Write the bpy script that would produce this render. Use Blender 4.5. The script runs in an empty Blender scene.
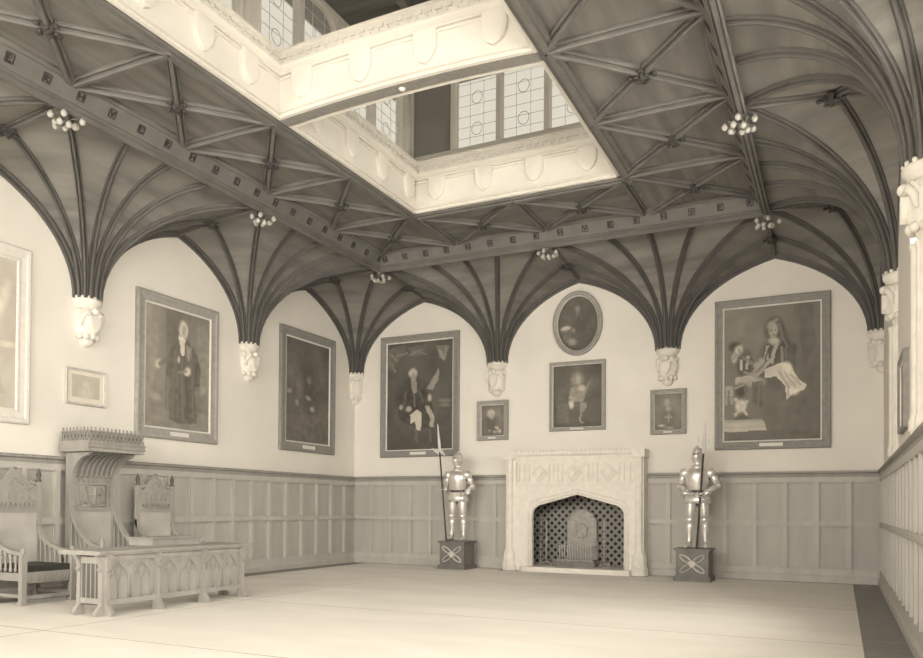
import bpy, math, random
from mathutils import Vector, Matrix
random.seed(7)
scene = bpy.context.scene
COL = scene.collection
PI = math.pi

# ------------------------------------------------------------------ room measures (metres)
LX, RX = -0.04, 10.88          # side walls
FY, NY = 0.1355, -17.93        # far wall, near wall
BX, BY = 3.6, 3.557            # vault bays
HX, HY = 1.8, 1.7785           # half bays
ZS, ZB, ZC = 4.37, 6.17, 6.37  # springing, beam level, flat ceiling
XR = 9.13                      # right main beam
ZW = 1.97                      # wainscot height

# ------------------------------------------------------------------ camera
cd = bpy.data.cameras.new('camera'); cam = bpy.data.objects.new('camera', cd); COL.objects.link(cam)
cd.sensor_fit = 'HORIZONTAL'; cd.sensor_width = 36; cd.lens = 778.2767*36/923
cd.shift_x = (461.5-461.0)/923; cd.shift_y = (495.3654-329)/923
cd.clip_start = 0.05; cd.clip_end = 200
F2 = Vector((-0.43859825, 0.89854259, 0.01589933)); R3 = Vector((0.89868305, 0.4385412, 0.00709904)); U3 = Vector((5.937e-4, -1.74020862e-2, 0.999848396))
m = Matrix((R3, U3, -F2)).transposed().to_4x4(); m.translation = Vector((10.2151, -15.1556, 1.2798))
cam.matrix_world = m
scene.camera = cam

# ------------------------------------------------------------------ view, sky and daylight
vs = scene.view_settings
vs.view_transform = 'Standard'; vs.look = 'None'; vs.gamma = 1; vs.use_curve_mapping = False; vs.exposure = -0.26
w = bpy.data.worlds.new('sky'); scene.world = w; w.use_nodes = True
bg = w.node_tree.nodes['Background']; bg.inputs[0].default_value = (1.0, 0.96, 0.88, 1); bg.inputs[1].default_value = 1.1
def area(name, loc, direction, sx, sy, power, spread=180):
    l = bpy.data.lights.new(name, 'AREA'); l.shape = 'RECTANGLE'; l.size = sx; l.size_y = sy; l.energy = power
    l.color = (1.0, 0.962, 0.915); l.spread = math.radians(spread)
    o = bpy.data.objects.new(name, l); COL.objects.link(o); o.location = loc
    o.rotation_euler = Vector(direction).to_track_quat('-Z', 'Z').to_euler()
    return o
# skylight entering by the tall windows of the right wall, and added lamps behind the camera
for yc, pw, wd in ((-6.3, 420, 1.2), (-9.0, 300, 2.5), (-12.5, 480, 2.5), (-16.1, 520, 2.5)):
    area('window_daylight', (RX+0.95, yc-.3, 4.0), (-1, 0.70, -0.36), wd, 2.6, pw, 140)
for xc in (1.8, 5.4, 9.0):  # added to brighten the far wall; no windows known on this side
    area('window_daylight', (xc, NY-0.95, 4.3), (-.1, 1, -0.12), 2.5, 3.0, 560, 120)
# skylight entering by the lantern glazing
for yc in (-5.35, -8.9, -12.45):
    area('lantern_daylight', (8.6, yc, 8.6), (-1, 0, -0.35), 3.0, 1.6, 40)
area('lantern_daylight', (5.4, -15.6, 8.6), (0, 1, -0.35), 3.4, 1.6, 45)

# ------------------------------------------------------------------ materials
def mat(name, col, rough=0.7, var=0.12, scale=(4, 4, 4), metal=0.0, bump=0.0, detail=4, spec=0.3):
    m = bpy.data.materials.new(name); m.use_nodes = True; nt = m.node_tree; N = nt.nodes; L = nt.links
    b = N['Principled BSDF']; b.inputs['Roughness'].default_value = rough; b.inputs['Metallic'].default_value = metal
    b.inputs['Specular IOR Level'].default_value = spec
    tc = N.new('ShaderNodeTexCoord'); mp = N.new('ShaderNodeMapping'); mp.inputs['Scale'].default_value = scale
    nz = N.new('ShaderNodeTexNoise'); nz.inputs['Scale'].default_value = 1.0; nz.inputs['Detail'].default_value = detail
    L.new(tc.outputs['Object'], mp.inputs['Vector']); L.new(mp.outputs['Vector'], nz.inputs['Vector'])
    cr = N.new('ShaderNodeValToRGB'); L.new(nz.outputs['Fac'], cr.inputs['Fac'])
    cr.color_ramp.elements[0].position = 0.3; cr.color_ramp.elements[1].position = 0.7
    cr.color_ramp.elements[0].color = (*[c*(1-var) for c in col], 1); cr.color_ramp.elements[1].color = (*[min(1, c*(1+var)) for c in col], 1)
    L.new(cr.outputs['Color'], b.inputs['Base Color'])
    if bump:
        bp = N.new('ShaderNodeBump'); bp.inputs['Strength'].default_value = bump; bp.inputs['Distance'].default_value = 0.02
        L.new(nz.outputs['Fac'], bp.inputs['Height']); L.new(bp.outputs['Normal'], b.inputs['Normal'])
    return m
def sep(v, warm=1.0):   # a faded brown-grey of linear lightness v
    return (v*1.03, v*0.985, v*(1-0.075*warm))
M = {}
M['plaster'] = mat('wall_plaster', (0.82, 0.782, 0.73), 0.9, 0.04, (0.9, 0.9, 0.9), bump=0.05)
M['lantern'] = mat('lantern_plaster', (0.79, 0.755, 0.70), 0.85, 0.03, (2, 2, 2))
M['stone'] = mat('carved_stone', (0.80, 0.762, 0.705), 0.9, 0.06, (9, 9, 9), bump=0.15)
M['ceil'] = mat('ceiling_boards', sep(0.20), 0.75, 0.25, (.5, 6, 0.6), detail=5)
M['ceil_y'] = mat('ceiling_boards_lengthwise', sep(0.20), 0.75, 0.25, (6, .5, 0.6), detail=5)
M['web'] = mat('vault_boards', sep(0.235), 0.75, 0.28, (0.7, 0.7, 7), detail=5)
M['rib'] = mat('oak_ribs', sep(0.17), 0.6, 0.15, (3, 3, 3))
M['vrib'] = mat('dark_oak_vault_ribs', sep(0.12), 0.6, 0.15, (3, 3, 3))  # shade of the rib grooves put into a darker oak colour
M['carve_dark'] = mat('dark_carving', sep(0.05), 0.7, 0.2, (20, 20, 20))
M['boss'] = mat('carved_boss', sep(0.075), 0.7, 0.25, (20, 20, 20))
M['oak'] = mat('wainscot_oak', sep(0.50), 0.55, 0.06, (6, 6, 1.2), detail=5)
M['oak_panel'] = mat('wainscot_panel_oak', sep(0.46), 0.55, 0.06, (5, 5, 0.9), detail=4)
M['cornice_oak'] = mat('wainscot_cornice_oak', sep(0.34), 0.55, 0.08, (6, 6, 1.2))
M['furn_mid'] = mat('shaded_cove_oak', sep(0.24), 0.55, 0.1, (7, 7, 2))  # darker copy of the oak, canopy recess shade put into its colour
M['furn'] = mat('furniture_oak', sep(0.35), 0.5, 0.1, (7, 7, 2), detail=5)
M['furn_dark'] = mat('recessed_oak', sep(0.12), 0.6, 0.15, (7, 7, 2))  # dark finial oak; on the other parts recess shade put into the colour
M['leather'] = mat('seat_leather', sep(0.05), 0.5, 0.2, (12, 12, 12))
M['panel_leather'] = mat('back_panel_leather', sep(0.46), 0.6, 0.15, (3, 3, 3))
M['cloth'] = mat('floor_cloth', (0.84, 0.80, 0.745), 0.75, 0.05, (0.7, 1.6, 1), detail=6)
M['seam'] = mat('cloth_seam', sep(0.42), 0.9, 0.1)
M['parquet'] = mat('parquet', sep(0.26), 0.5, 0.14, (1.2, 9, 1), detail=5)
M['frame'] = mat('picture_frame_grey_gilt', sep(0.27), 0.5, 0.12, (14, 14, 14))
M['frame_mid'] = mat('picture_frame_mid_gilt', sep(0.36), 0.5, 0.1, (14, 14, 14))
M['frame_light'] = mat('picture_frame_pale_gilt', sep(0.56), 0.5, 0.1, (14, 14, 14))
M['frame_pale'] = mat('picture_frame_cream', sep(0.70), 0.5, 0.06, (14, 14, 14))
M['slip'] = mat('frame_slip_bright_gilt', sep(0.72), 0.45, 0.06, (14, 14, 14))
M['plate'] = mat('brass_plate', sep(0.75), 0.4, 0.06)
M['steel'] = mat('polished_armour_steel', sep(0.82, .6), 0.28, 0.15, (8, 8, 8), metal=0.6, spec=0.6)
M['steel_dark'] = mat('shaded_mail', sep(0.10), 0.5, 0.3, (30, 30, 30), metal=0.3)  # dark steel for mail, belt and eye slits
M['pole'] = mat('weapon_shaft', sep(0.07), 0.5, 0.2)
M['blade'] = mat('weapon_blade', sep(0.6, .6), 0.5, 0.1, metal=0.1)
M['pedestal'] = mat('dark_pedestal_wood', sep(0.17), 0.45, 0.15, (6, 6, 2))
M['relief'] = mat('pale_pedestal_relief', sep(0.6), 0.5, 0.15, (10, 10, 10))
M['iron'] = mat('grate_iron', sep(0.36), 0.5, 0.2, (12, 12, 12), metal=0.1)
M['iron_dark'] = mat('fireback_iron', sep(0.2), 0.6, 0.2, (12, 12, 12), metal=0.2)
M['bulb'] = mat('frosted_white_glass', (0.52, 0.505, 0.47), 0.4, 0.02)
M['fixture'] = mat('light_fitting_metal', sep(0.2), 0.5, 0.2, metal=0.4)
M['lead'] = mat('window_lead', sep(0.7), 0.7, 0.05)
M['shutter'] = mat('lantern_blank_panel', sep(0.30), 0.8, 0.08, (3, 3, 1))

def glass_mat():
    m = bpy.data.materials.new('leaded_glass'); m.use_nodes = True; nt = m.node_tree; N = nt.nodes; L = nt.links
    N.remove(N['Principled BSDF']); out = N['Material Output']
    tr = N.new('ShaderNodeBsdfTransparent'); tr.inputs[0].default_value = (0.97, 0.96, 0.92, 1)
    tl = N.new('ShaderNodeBsdfTranslucent'); tl.inputs[0].default_value = (0.9, 0.87, 0.78, 1)
    gl = N.new('ShaderNodeBsdfGlossy'); gl.inputs['Roughness'].default_value = 0.1
    a = N.new('ShaderNodeMixShader'); a.inputs[0].default_value = 0.12; b = N.new('ShaderNodeMixShader'); b.inputs[0].default_value = 0.04
    L.new(tr.outputs[0], a.inputs[1]); L.new(tl.outputs[0], a.inputs[2]); L.new(a.outputs[0], b.inputs[1]); L.new(gl.outputs[0], b.inputs[2])
    L.new(b.outputs[0], out.inputs['Surface']); return m
M['glass'] = glass_mat()
def lattice_mat():
    m = mat('firebox_diamond_tiles', sep(0.2), 0.7, 0.1); nt = m.node_tree; N = nt.nodes; L = nt.links
    b = N['Principled BSDF']; tc = N.new('ShaderNodeTexCoord'); sp = N.new('ShaderNodeSeparateXYZ'); L.new(tc.outputs['Object'], sp.inputs[0])
    def mth(op, x, y=None):
        n = N.new('ShaderNodeMath'); n.operation = op
        for i, q in enumerate((x, y)):
            if q is None: continue
            if isinstance(q, (int, float)): n.inputs[i].default_value = q
            else: L.new(q, n.inputs[i])
        return n.outputs[0]
    h = mth('ADD', sp.outputs['X'], sp.outputs['Y'])
    u = mth('FRACT', mth('MULTIPLY', mth('ADD', mth('ADD', h, sp.outputs['Z']), 50), 6.2)); v = mth('FRACT', mth('MULTIPLY', mth('ADD', mth('SUBTRACT', h, sp.outputs['Z']), 50), 6.2))
    k = mth('MULTIPLY', mth('GREATER_THAN', u, .42), mth('GREATER_THAN', v, .42))
    mx = N.new('ShaderNodeMix'); mx.data_type = 'RGBA'; L.new(k, mx.inputs[0]); mx.inputs[6].default_value = (*sep(.30), 1); mx.inputs[7].default_value = (*sep(.03), 1)
    L.new(mx.outputs[2], b.inputs['Base Color'])
    return m
M['lattice'] = lattice_mat()
def paint_mat():
    m = bpy.data.materials.new('oil_paint'); m.use_nodes = True; N = m.node_tree.nodes; L = m.node_tree.links
    a = N.new('ShaderNodeAttribute'); a.attribute_name = 'paint'; b = N['Principled BSDF']; b.inputs['Roughness'].default_value = 0.65
    b.inputs['Specular IOR Level'].default_value = 0.25
    L.new(a.outputs['Color'], b.inputs['Base Color']); return m
M['paint'] = paint_mat()

# ------------------------------------------------------------------ mesh building helpers
class MB:
    def __init__(s): s.v = []; s.f = []; s.sm = []
    def add(s, vs, fs, smooth=False):
        o = len(s.v); s.v += [tuple(p) for p in vs]; s.f += [tuple(i+o for i in f) for f in fs]; s.sm += [smooth]*len(fs); return s
    def box(s, x0, x1, y0, y1, z0, z1):
        return s.add([(x0,y0,z0),(x1,y0,z0),(x1,y1,z0),(x0,y1,z0),(x0,y0,z1),(x1,y0,z1),(x1,y1,z1),(x0,y1,z1)],
                     [(0,3,2,1),(4,5,6,7),(0,1,5,4),(1,2,6,5),(2,3,7,6),(3,0,4,7)])
    def bar(s, a, b, wd, h, up=(0,0,1)):
        a = Vector(a); b = Vector(b); t = (b-a).normalized(); u = Vector(up)
        if abs(t.dot(u)) > .98: u = Vector((1,0,0))
        sd = t.cross(u).normalized(); u = sd.cross(t).normalized()
        q = [(-wd/2,-h/2),(wd/2,-h/2),(wd/2,h/2),(-wd/2,h/2)]
        return s.add([a+sd*x+u*y for x,y in q]+[b+sd*x+u*y for x,y in q], [(0,1,2,3),(7,6,5,4),(0,4,5,1),(1,5,6,2),(2,6,7,3),(3,7,4,0)])
    def tube(s, pts, r, n=8, caps=True, ey=1.0):
        pts = [Vector(p) for p in pts]; k = len(pts); r = r if isinstance(r, (list, tuple)) else [r]*k
        vs = []; prev = None
        for i, p in enumerate(pts):
            t = (pts[min(i+1,k-1)]-pts[max(i-1,0)]).normalized()
            if prev is None:
                u = Vector((0,0,1)) if abs(t.z) < .9 else Vector((0,-1,0))
                sd = t.cross(u).normalized()
            else:
                sd = (prev - t*prev.dot(t)).normalized()
            prev = sd; up = sd.cross(t)
            for j in range(n):
                a = 2*PI*j/n; vs.append(p+sd*math.cos(a)*r[i]+up*math.sin(a)*r[i]*ey)
        fs = [(i*n+j, i*n+(j+1)%n, (i+1)*n+(j+1)%n, (i+1)*n+j) for i in range(k-1) for j in range(n)]
        if caps: fs += [tuple(range(n))[::-1], tuple((k-1)*n+j for j in range(n))]
        return s.add(vs, fs, True)
    def lathe(s, prof, c=(0,0,0), n=16, sx=1, sy=1, a0=0, a1=2*PI, smooth=True, f=None):
        closed = abs(a1-a0-2*PI) < 1e-6; m_ = n if closed else n+1; vs = []
        for r, z in prof:
            for j in range(m_):
                a = a0+(a1-a0)*j/n; k = f(a, z) if f else 1
                vs.append((c[0]+r*k*sx*math.cos(a), c[1]+r*k*sy*math.sin(a), c[2]+z))
        fs = [(i*m_+j, i*m_+(j+1)%m_, (i+1)*m_+(j+1)%m_, (i+1)*m_+j) for i in range(len(prof)-1) for j in range(n)]
        if closed: fs += [tuple(range(n))[::-1], tuple((len(prof)-1)*m_+j for j in range(n))]
        return s.add(vs, fs, smooth)
    def ball(s, c, r, n=10, m_=7, sx=1, sy=1, sz=1):
        pr = [(max(1e-4, r*math.sin(PI*i/m_)), -r*sz*math.cos(PI*i/m_)) for i in range(m_+1)]
        return s.lathe(pr, c, n, sx, sy)
    def prism(s, poly, axis, a, b):   # polygon in the plane across axis, from a to b
        def P(p, t): return (t,p[0],p[1]) if axis == 0 else ((p[0],t,p[1]) if axis == 1 else (p[0],p[1],t))
        n = len(poly)
        return s.add([P(p,a) for p in poly]+[P(p,b) for p in poly],
                     [tuple(range(n)), tuple(range(2*n-1,n-1,-1))]+[(i,(i+1)%n,n+(i+1)%n,n+i) for i in range(n)])
    def sweep(s, path, prof, ups, sides, smooth=False, closed=False):  # prof (side, up) closed polygon
        n = len(prof); vs = []; k = len(path)
        for p, u, sd in zip(path, ups, sides):
            for a, b in prof: vs.append(Vector(p)+Vector(sd)*a+Vector(u)*b)
        rng = k if closed else k-1
        fs = [(i*n+j, i*n+(j+1)%n, ((i+1)%k)*n+(j+1)%n, ((i+1)%k)*n+j) for i in range(rng) for j in range(n)]
        if not closed: fs += [tuple(range(n))[::-1], tuple((k-1)*n+j for j in range(n))]
        return s.add(vs, fs, smooth)
    def build(s, name, m_, parent=None, **tags):
        me = bpy.data.meshes.new(name); me.from_pydata(s.v, [], s.f); me.materials.append(m_)
        for p, q in zip(me.polygons, s.sm): p.use_smooth = q
        import bmesh
        bm = bmesh.new(); bm.from_mesh(me); bmesh.ops.recalc_face_normals(bm, faces=bm.faces); bm.to_mesh(me); bm.free()
        o = bpy.data.objects.new(name, me); COL.objects.link(o)
        if parent: o.parent = parent
        for k, v in tags.items(): o[k] = v
        return o
def thing(name, label, cat, loc=(0,0,0), rz=0, group=None, kind=None):
    o = bpy.data.objects.new(name, None); o.empty_display_size = .1; COL.objects.link(o); o.location = loc; o.rotation_euler = (0,0,rz)
    if label: o['label'] = label
    if cat: o['category'] = cat
    if group: o['group'] = group
    if kind: o['kind'] = kind
    return o
def tag(o, label, cat, group=None):
    o['label'] = label; o['category'] = cat
    if group: o['group'] = group
    return o
def dup(root, loc, rz=None, label=None, group=None):
    def cp(o, par):
        c = o.copy(); COL.objects.link(c); c.parent = par
        for ch in list(o.children): cp(ch, c)
        return c
    r = cp(root, None); r.location = loc
    if rz is not None: r.rotation_euler = (0,0,rz)
    if label: r['label'] = label
    if group: r['group'] = group
    return r
def struct(mb, name, m_, **k): return mb.build(name, m_, None, kind='structure', **k)

# ------------------------------------------------------------------ floor and walls
struct(MB().box(LX-.4, RX+.4, NY-.4, FY+1.0, -.2, 0), 'floor', M['parquet'])
rug = struct(MB().prism([(.5,NY+.3),(10.4,NY+.3),(10.4,-.12),(6.95,-.12),(6.95,-.5),(3.85,-.5),(3.85,-.12),(.5,-.12)], 2, 0, .006), 'trim_1', M['cloth'])
rug['label'] = 'pale cloth floor covering'
sm = MB()
for y in (-3.98, -6.9, -9.9, -12.9): sm.box(.5, 10.4, y-.008, y+.008, .006, .0075)
sm.box(.5, 10.4, -1.21, -1.19, .006, .0075)
for x in (2.95,): sm.box(x-.007, x+.007, -17.6, -3.98, .006, .0075)
sm.build('cloth_seam', M['seam'], rug)

ZT = 6.5
struct(MB().box(LX-.3, LX, NY-.3, FY+.3, 0, ZT), 'wall_left', M['plaster'])
wf = MB(); wf.box(LX, 4.29, FY, FY+.3, 0, ZT); wf.box(6.63, RX, FY, FY+.3, 0, ZT); wf.box(4.29, 6.63, FY, FY+.3, 1.62, ZT)
wall_far = struct(wf, 'wall_far', M['plaster'])
# right wall with tall windows in the bays beside and behind the camera
wr = MB(); wr.box(RX, RX+.5, -5.7, FY+.3, 0, ZT); edges = [(-6.9, -5.7), (-10.2, -7.75), (-13.75, -11.3), (-17.3, -14.85)]
prev = -5.7
for a, b in edges:
    if prev != b: wr.box(RX, RX+.5, b, prev, 0, ZT)
    wr.box(RX, RX+.5, a, b, 0, 2.05); wr.box(RX, RX+.5, a, b, 5.25, ZT); prev = a
wr.box(RX, RX+.5, NY-.3, prev, 0, ZT)
struct(wr, 'wall_right', M['plaster'])
wn = MB(); xs = [(0.55, 3.05), (4.15, 6.65), (7.75, 10.25)]; prev = LX  # openings in the unseen near wall, put in to light the far end
for a, b in xs:
    wn.box(prev, a, NY-.3, NY, 0, ZT); wn.box(a, b, NY-.3, NY, 0, 2.05); wn.box(a, b, NY-.3, NY, 5.25, ZT); prev = b
wn.box(prev, RX, NY-.3, NY, 0, ZT)
struct(wn, 'wall_near', M['plaster'])
wi = [0]
def window(cx, cy, rz, wd, z0, z1, nl=3, trans=(0.55,), arch=False, blank=()):
    wi[0] += 1
    t = thing('window_%d' % wi[0], None, None, (cx, cy, 0), rz, kind='structure')
    f = MB(); f.box(-wd/2, wd/2, -.06, .06, z0, z0+.07); f.box(-wd/2, wd/2, -.06, .06, z1-.07, z1)
    lw = wd/nl
    for i in range(nl+1):
        x = -wd/2+lw*i; x0 = max(-wd/2, x-.045); x1 = min(wd/2, x+.045); f.box(x0, x1, -.08, .07, z0+.07, z1-.07)
    for q in trans:
        if q: z = z0+(z1-z0)*q; f.box(-wd/2+.04, wd/2-.04, -.055, .055, z-.03, z+.03)
    if arch:
        for i in range(nl):       # rounded heads filling the corners of every light
            x0 = -wd/2+lw*i+.045; x1 = x0+lw-.09; c = (x0+x1)/2; r = (x1-x0)/2; zt = z1-.07
            for sgn in (-1, 1):
                poly = [(c+sgn*r, zt)]+[(c+sgn*r*math.cos(a*PI/16), zt-.75*r+.75*r*math.sin(a*PI/16)) for a in range(9)]
                f.prism(poly, 1, -.05, .05)
    f.build('window_frame', M['lantern'], t)
    for i in range(nl):
        x0 = -wd/2+lw*i+.045; x1 = x0+lw-.09
        if i in blank:
            MB().box(x0, x1, .0, .03, z0+.07, z1-.07).build('blank_panel', M['shutter'], t, label='dark blank panel'); continue
        p = MB().box(x0, x1, .0, .006, z0+.07, z1-.07).build('pane', M['glass'], t)
        l = MB(); z = z0+.24; row = 0
        while z < z1-.1: l.box(x0, x1, -.006, .0, z-.003, z+.003); z += .19
        for xx in (x0+(x1-x0)/3, x0+2*(x1-x0)/3): l.box(xx-.003, xx+.003, -.006, 0, z0+.07, z1-.07)
        zz = z0+.38
        while zz < z1-.2:
            ring = [((x0+x1)/2+.1*math.cos(a*PI/8), -.004, zz+.11*math.sin(a*PI/8)) for a in range(17)]
            l.tube(ring, .006, 5); zz += .55
        l.build('leading', M['lead'], p)
    return t
for a, b in edges: window(RX+.25, (a+b)/2, -PI/2, b-a, 2.05, 5.25, 2 if b-a < 2 else 3)
for a, b in xs: window((a+b)/2, NY-.15, PI, b-a, 2.05, 5.25, 3)  # windows added in the unseen near wall for their light

# ------------------------------------------------------------------ wainscot
ti = [1]
def wainscot(x0, x1, loc, rz, phase=0.0, label='oak wainscot of two rows of panels'):
    ti[0] += 1
    t = thing('trim_%d' % ti[0], None, None, loc, rz, kind='structure')
    MB().box(x0, x1, -.012, 0, 0, ZW-.1).build('panel_board', M['oak_panel'], t)
    f = MB()
    for a, b in ((.14, .24), (1.0, 1.08), (1.78, 1.88)): f.box(x0, x1, -.066, -.02, a, b)
    x = math.floor((x0-phase)/.52)*.52+phase
    while x < x1+.3:
        if x > x0-.02 and x < x1+.02:
            a = max(x0, x-.035); b = min(x1, x+.035)
            for z0, z1 in ((.24, 1.0), (1.08, 1.78)): f.box(a, b, -.064, -.02, z0, z1)
            for z0, z1 in ((.24, 1.0), (1.08, 1.78)):
                for sx in (a-.018, b): f.box(max(x0, sx), min(x1, sx+.018), -.034, -.012, z0, z1)
        x += .52
    for z in (.24, .982, 1.08, 1.762): f.box(x0, x1, -.034, -.012, z, z+.018)
    f.build('stiles_and_rails', M['oak'], t)
    c = MB(); prof = [(0,1.87),(-.07,1.87),(-.07,1.89),(-.055,1.90),(-.055,1.925),(-.10,1.945),(-.10,1.965),(0,1.965)]
    c.prism(prof, 0, x0, x1)
    x = x0+.03
    while x < x1-.03: c.box(x, x+.024, -.085, -.055, 1.965, 1.985); x += .045
    c.build('cornice', M['cornice_oak'], t)
    c = MB(); c.prism([(0,0),(-.09,0),(-.09,.10),(-.065,.14),(0,.14)], 0, x0, x1); c.build('skirting', M['oak'], t)
    return t
wainscot(NY, FY, (LX, 0, 0), PI/2, -.303)
wainscot(LX+.012, 3.95, (0, FY, 0), 0, .46)
wainscot(6.83, RX-.012, (0, FY, 0), 0, 7.23)
wainscot(-FY+.0, -NY, (RX, 0, 0), -PI/2, .1)

# ------------------------------------------------------------------ ceiling: flat panels, vaults, ribs, beams
ceil = thing('ceiling', None, None, (0,0,0), kind='structure')
OX0, OX1, OY1, OY0 = 3.6, 7.2, -3.5, -14.3    # lantern opening
cp = MB(); cp.box(HX, OX0-.12, NY+1.7, -HY, ZC, ZC+.06); cp.box(OX1+.12, XR, NY+1.7, -HY, ZC, ZC+.06)
cp.build('ceiling_panel', M['ceil_y'], ceil)
cp = MB(); cp.box(OX0-.12, OX1+.12, OY1+.12, -HY, ZC, ZC+.06); cp.box(OX0-.12, OX1+.12, NY+1.7, OY0-.12, ZC, ZC+.06)
cp.build('ceiling_panel', M['ceil'], ceil)
# unseen deck over the vaults, added to stop sky light leaking in
rd = MB(); rd.box(LX-.3, OX0-.1, NY-.3, FY+.3, ZT, ZT+.1); rd.box(OX1+.1, RX+.5, NY-.3, FY+.3, ZT, ZT+.1)
rd.box(OX0-.1, OX1+.1, OY1+.1, FY+.3, ZT, ZT+.1); rd.box(OX0-.1, OX1+.1, NY-.3, OY0-.1, ZT, ZT+.1)
rd.build('roof_deck', M['ceil'], ceil)

RP = [(-.062,-.02),(-.065,.03),(-.055,.045),(-.042,.045),(-.034,.022),(-.022,.03),(-.026,.075),(-.018,.095),(.018,.095),(.026,.075),(.022,.03),(.034,.022),(.042,.045),(.055,.045),(.065,.03),(.062,-.02)]
RPs = [(a*.74, b*.8) for a, b in RP]
def straight_rib(a, b, name='ceiling_rib', prof=RP):
    a = Vector(a); b = Vector(b); t = (b-a).normalized(); sd = t.cross(Vector((0,0,1))).normalized(); dn = sd.cross(t)
    if dn.z > 0: dn = -dn
    return MB().sweep([a, b], prof, [dn, dn], [sd, sd]).build(name, M['rib'], ceil)
ysn = [-HY*k for k in range(1, 10)]      # -1.78 .. -16.0
def boss(x, y, z, r=.1, name='ceiling_boss'):
    b = MB(); b.lathe([(.001,-.13),(r*.35,-.125),(r*.6,-.11),(r*.95,-.07),(r*.8,-.03),(r*.75,0)], (x,y,z), 16, f=lambda a, zz: 1+.28*math.cos(4*a))
    for k in range(4):
        a = k*PI/2; b.ball((x+math.cos(a)*r*1.35, y+math.sin(a)*r*1.35, z-.085), r*.38, 8, 5, sz=.6)
        a += PI/4; b.ball((x+math.cos(a)*r*.85, y+math.sin(a)*r*.85, z-.115), r*.3, 8, 5, sz=.6)
    return b.build(name, M['boss'], ceil)
def cell(x0, x1, y0, y1):
    straight_rib((x0,y0,ZC), (x1,y1,ZC)); straight_rib((x0,y1,ZC), (x1,y0,ZC)); boss((x0+x1)/2, (y0+y1)/2, ZC)
for k in range(7):
    for x0, x1 in ((HX+.1, OX0-.08), (OX1+.08, XR-.1)):
        cell(x0, x1, -HY*(k+1)-(.1 if k == 0 else 0), -HY*(k+2)); straight_rib((x0, -HY*(k+2), ZC), (x1, -HY*(k+2), ZC))
for k in (1, 2):
    cell(HX*(k+1), HX*(k+2), -HY-.1, OY1+.08)
for k in range(3): straight_rib((HX*(k+2), -HY-.1, ZC), (HX*(k+2), OY1+.08, ZC))

# main beams with carved band, around the flat ceiling
def beam(a, b, inward):
    a = Vector(a); b = Vector(b); inn = Vector(inward); L_ = (b-a).length; t = (b-a).normalized()
    prof = [(-.06,.30),(-.06,.045),(-.07,.04),(-.07,.01),(-.045,-.005),(-.03,.015),(-.015,-.02),(.015,-.02),(.025,.015),(.04,-.005),(.055,.01),(.05,.045),(.035,.055),(.06,.08),(.085,.085),(.09,.1),(.185,.275),(.21,.27),(.24,.30),(.24,.36),(-.06,.36)]
    z = Vector((0,0,1)); bm_ = MB().sweep([a, b], prof, [z, z], [inn, inn]).build('main_beam', M['rib'], ceil)
    n = int(round(L_/.4447))
    for i in range(n):
        c = a+t*(L_*(i+.5)/n); u0 = .108; u1 = .142; z0 = .125; z1 = .255
        nrm = (inn*.175-z*.095).normalized(); up = (z*.175+inn*.095).normalized()
        base = c+inn*.1375+z*.1875+nrm*.002
        e = MB(); 
        for (p0, p1) in (((-.055,-.06),(-.055,.06)), ((.055,-.06),(.055,.06)), ((-.055,.06),(.055,.06)), ((-.055,-.06),(.055,-.06))):
            e.bar(base+t*p0[0]*.85+up*p0[1]*.85, base+t*p1[0]*.85+up*p1[1]*.85, .013, .012, nrm)
        q = i % 4
        strokes = [((-.03,-.04),(-.03,.04)), ((.03,-.04),(.03,.04)), ((-.03,0),(.03,0))] if q == 0 else \
                  [((-.03,.04),(0,-.04)), ((.03,.04),(0,-.04))] if q == 1 else \
                  [((-.03,-.04),(-.03,.04)), ((-.03,.04),(.03,.03)), ((-.03,0),(.02,0)), ((-.03,-.04),(.03,-.04))] if q == 2 else \
                  [((-.03,-.04),(-.03,.04)), ((-.03,.04),(.03,.02)), ((.03,.02),(-.03,0)), ((-.03,0),(.03,-.04))]
        for p0, p1 in strokes: e.bar(base+t*p0[0]*.85+up*p0[1]*.85, base+t*p1[0]*.85+up*p1[1]*.85, .017, .014, nrm)
        e.build('carved_emblem', M['carve_dark'], bm_, label='dark carved square emblem')
    return bm_
ZBB = 6.045
beam((HX, NY+1.7, ZBB), (HX, -HY, ZBB), (1,0,0)); beam((XR, NY+1.7, ZBB), (XR, -HY, ZBB), (-1,0,0))
beam((HX, -HY, ZBB), (XR, -HY, ZBB), (0,-1,0)); beam((HX, NY+1.7, ZBB), (XR, NY+1.7, ZBB), (0,1,0))

# vaults: each springs from a corbel, ribs fanning to wall apexes, ridge bosses and the beam
NT = 14; R0 = .15
ZA, ZR = 5.99, 6.08
def ribcurve(c, e, th, n=NT):
    c = Vector(c); e = Vector(e); d = Vector((e.x-c.x, e.y-c.y, 0)); D = d.length; d.normalize()
    s = c+d*R0; out = []; D -= R0; H = e.z-c.z; tm = math.radians(th)
    for i in range(n+1):
        a = tm*i/n; out.append(s+d*(D*(1-math.cos(a))/(1-math.cos(tm)))+Vector((0,0,H*math.sin(a)/math.sin(tm))))
    return out, d
def rib_mesh(pts, d, prof, name, par, inn=None):
    sides = []; ups = []
    for i, p in enumerate(pts):
        t = (pts[min(i+1,len(pts)-1)]-pts[max(i-1,0)]).normalized(); sd = Vector((-d.y, d.x, 0))
        nn = Vector((d.x*t.z, d.y*t.z, -(t.x*d.x+t.y*d.y))).normalized()
        sides.append(sd); ups.append(nn)
    return MB().sweep(pts, prof, ups, sides).build(name, M['vrib'], par)
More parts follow.
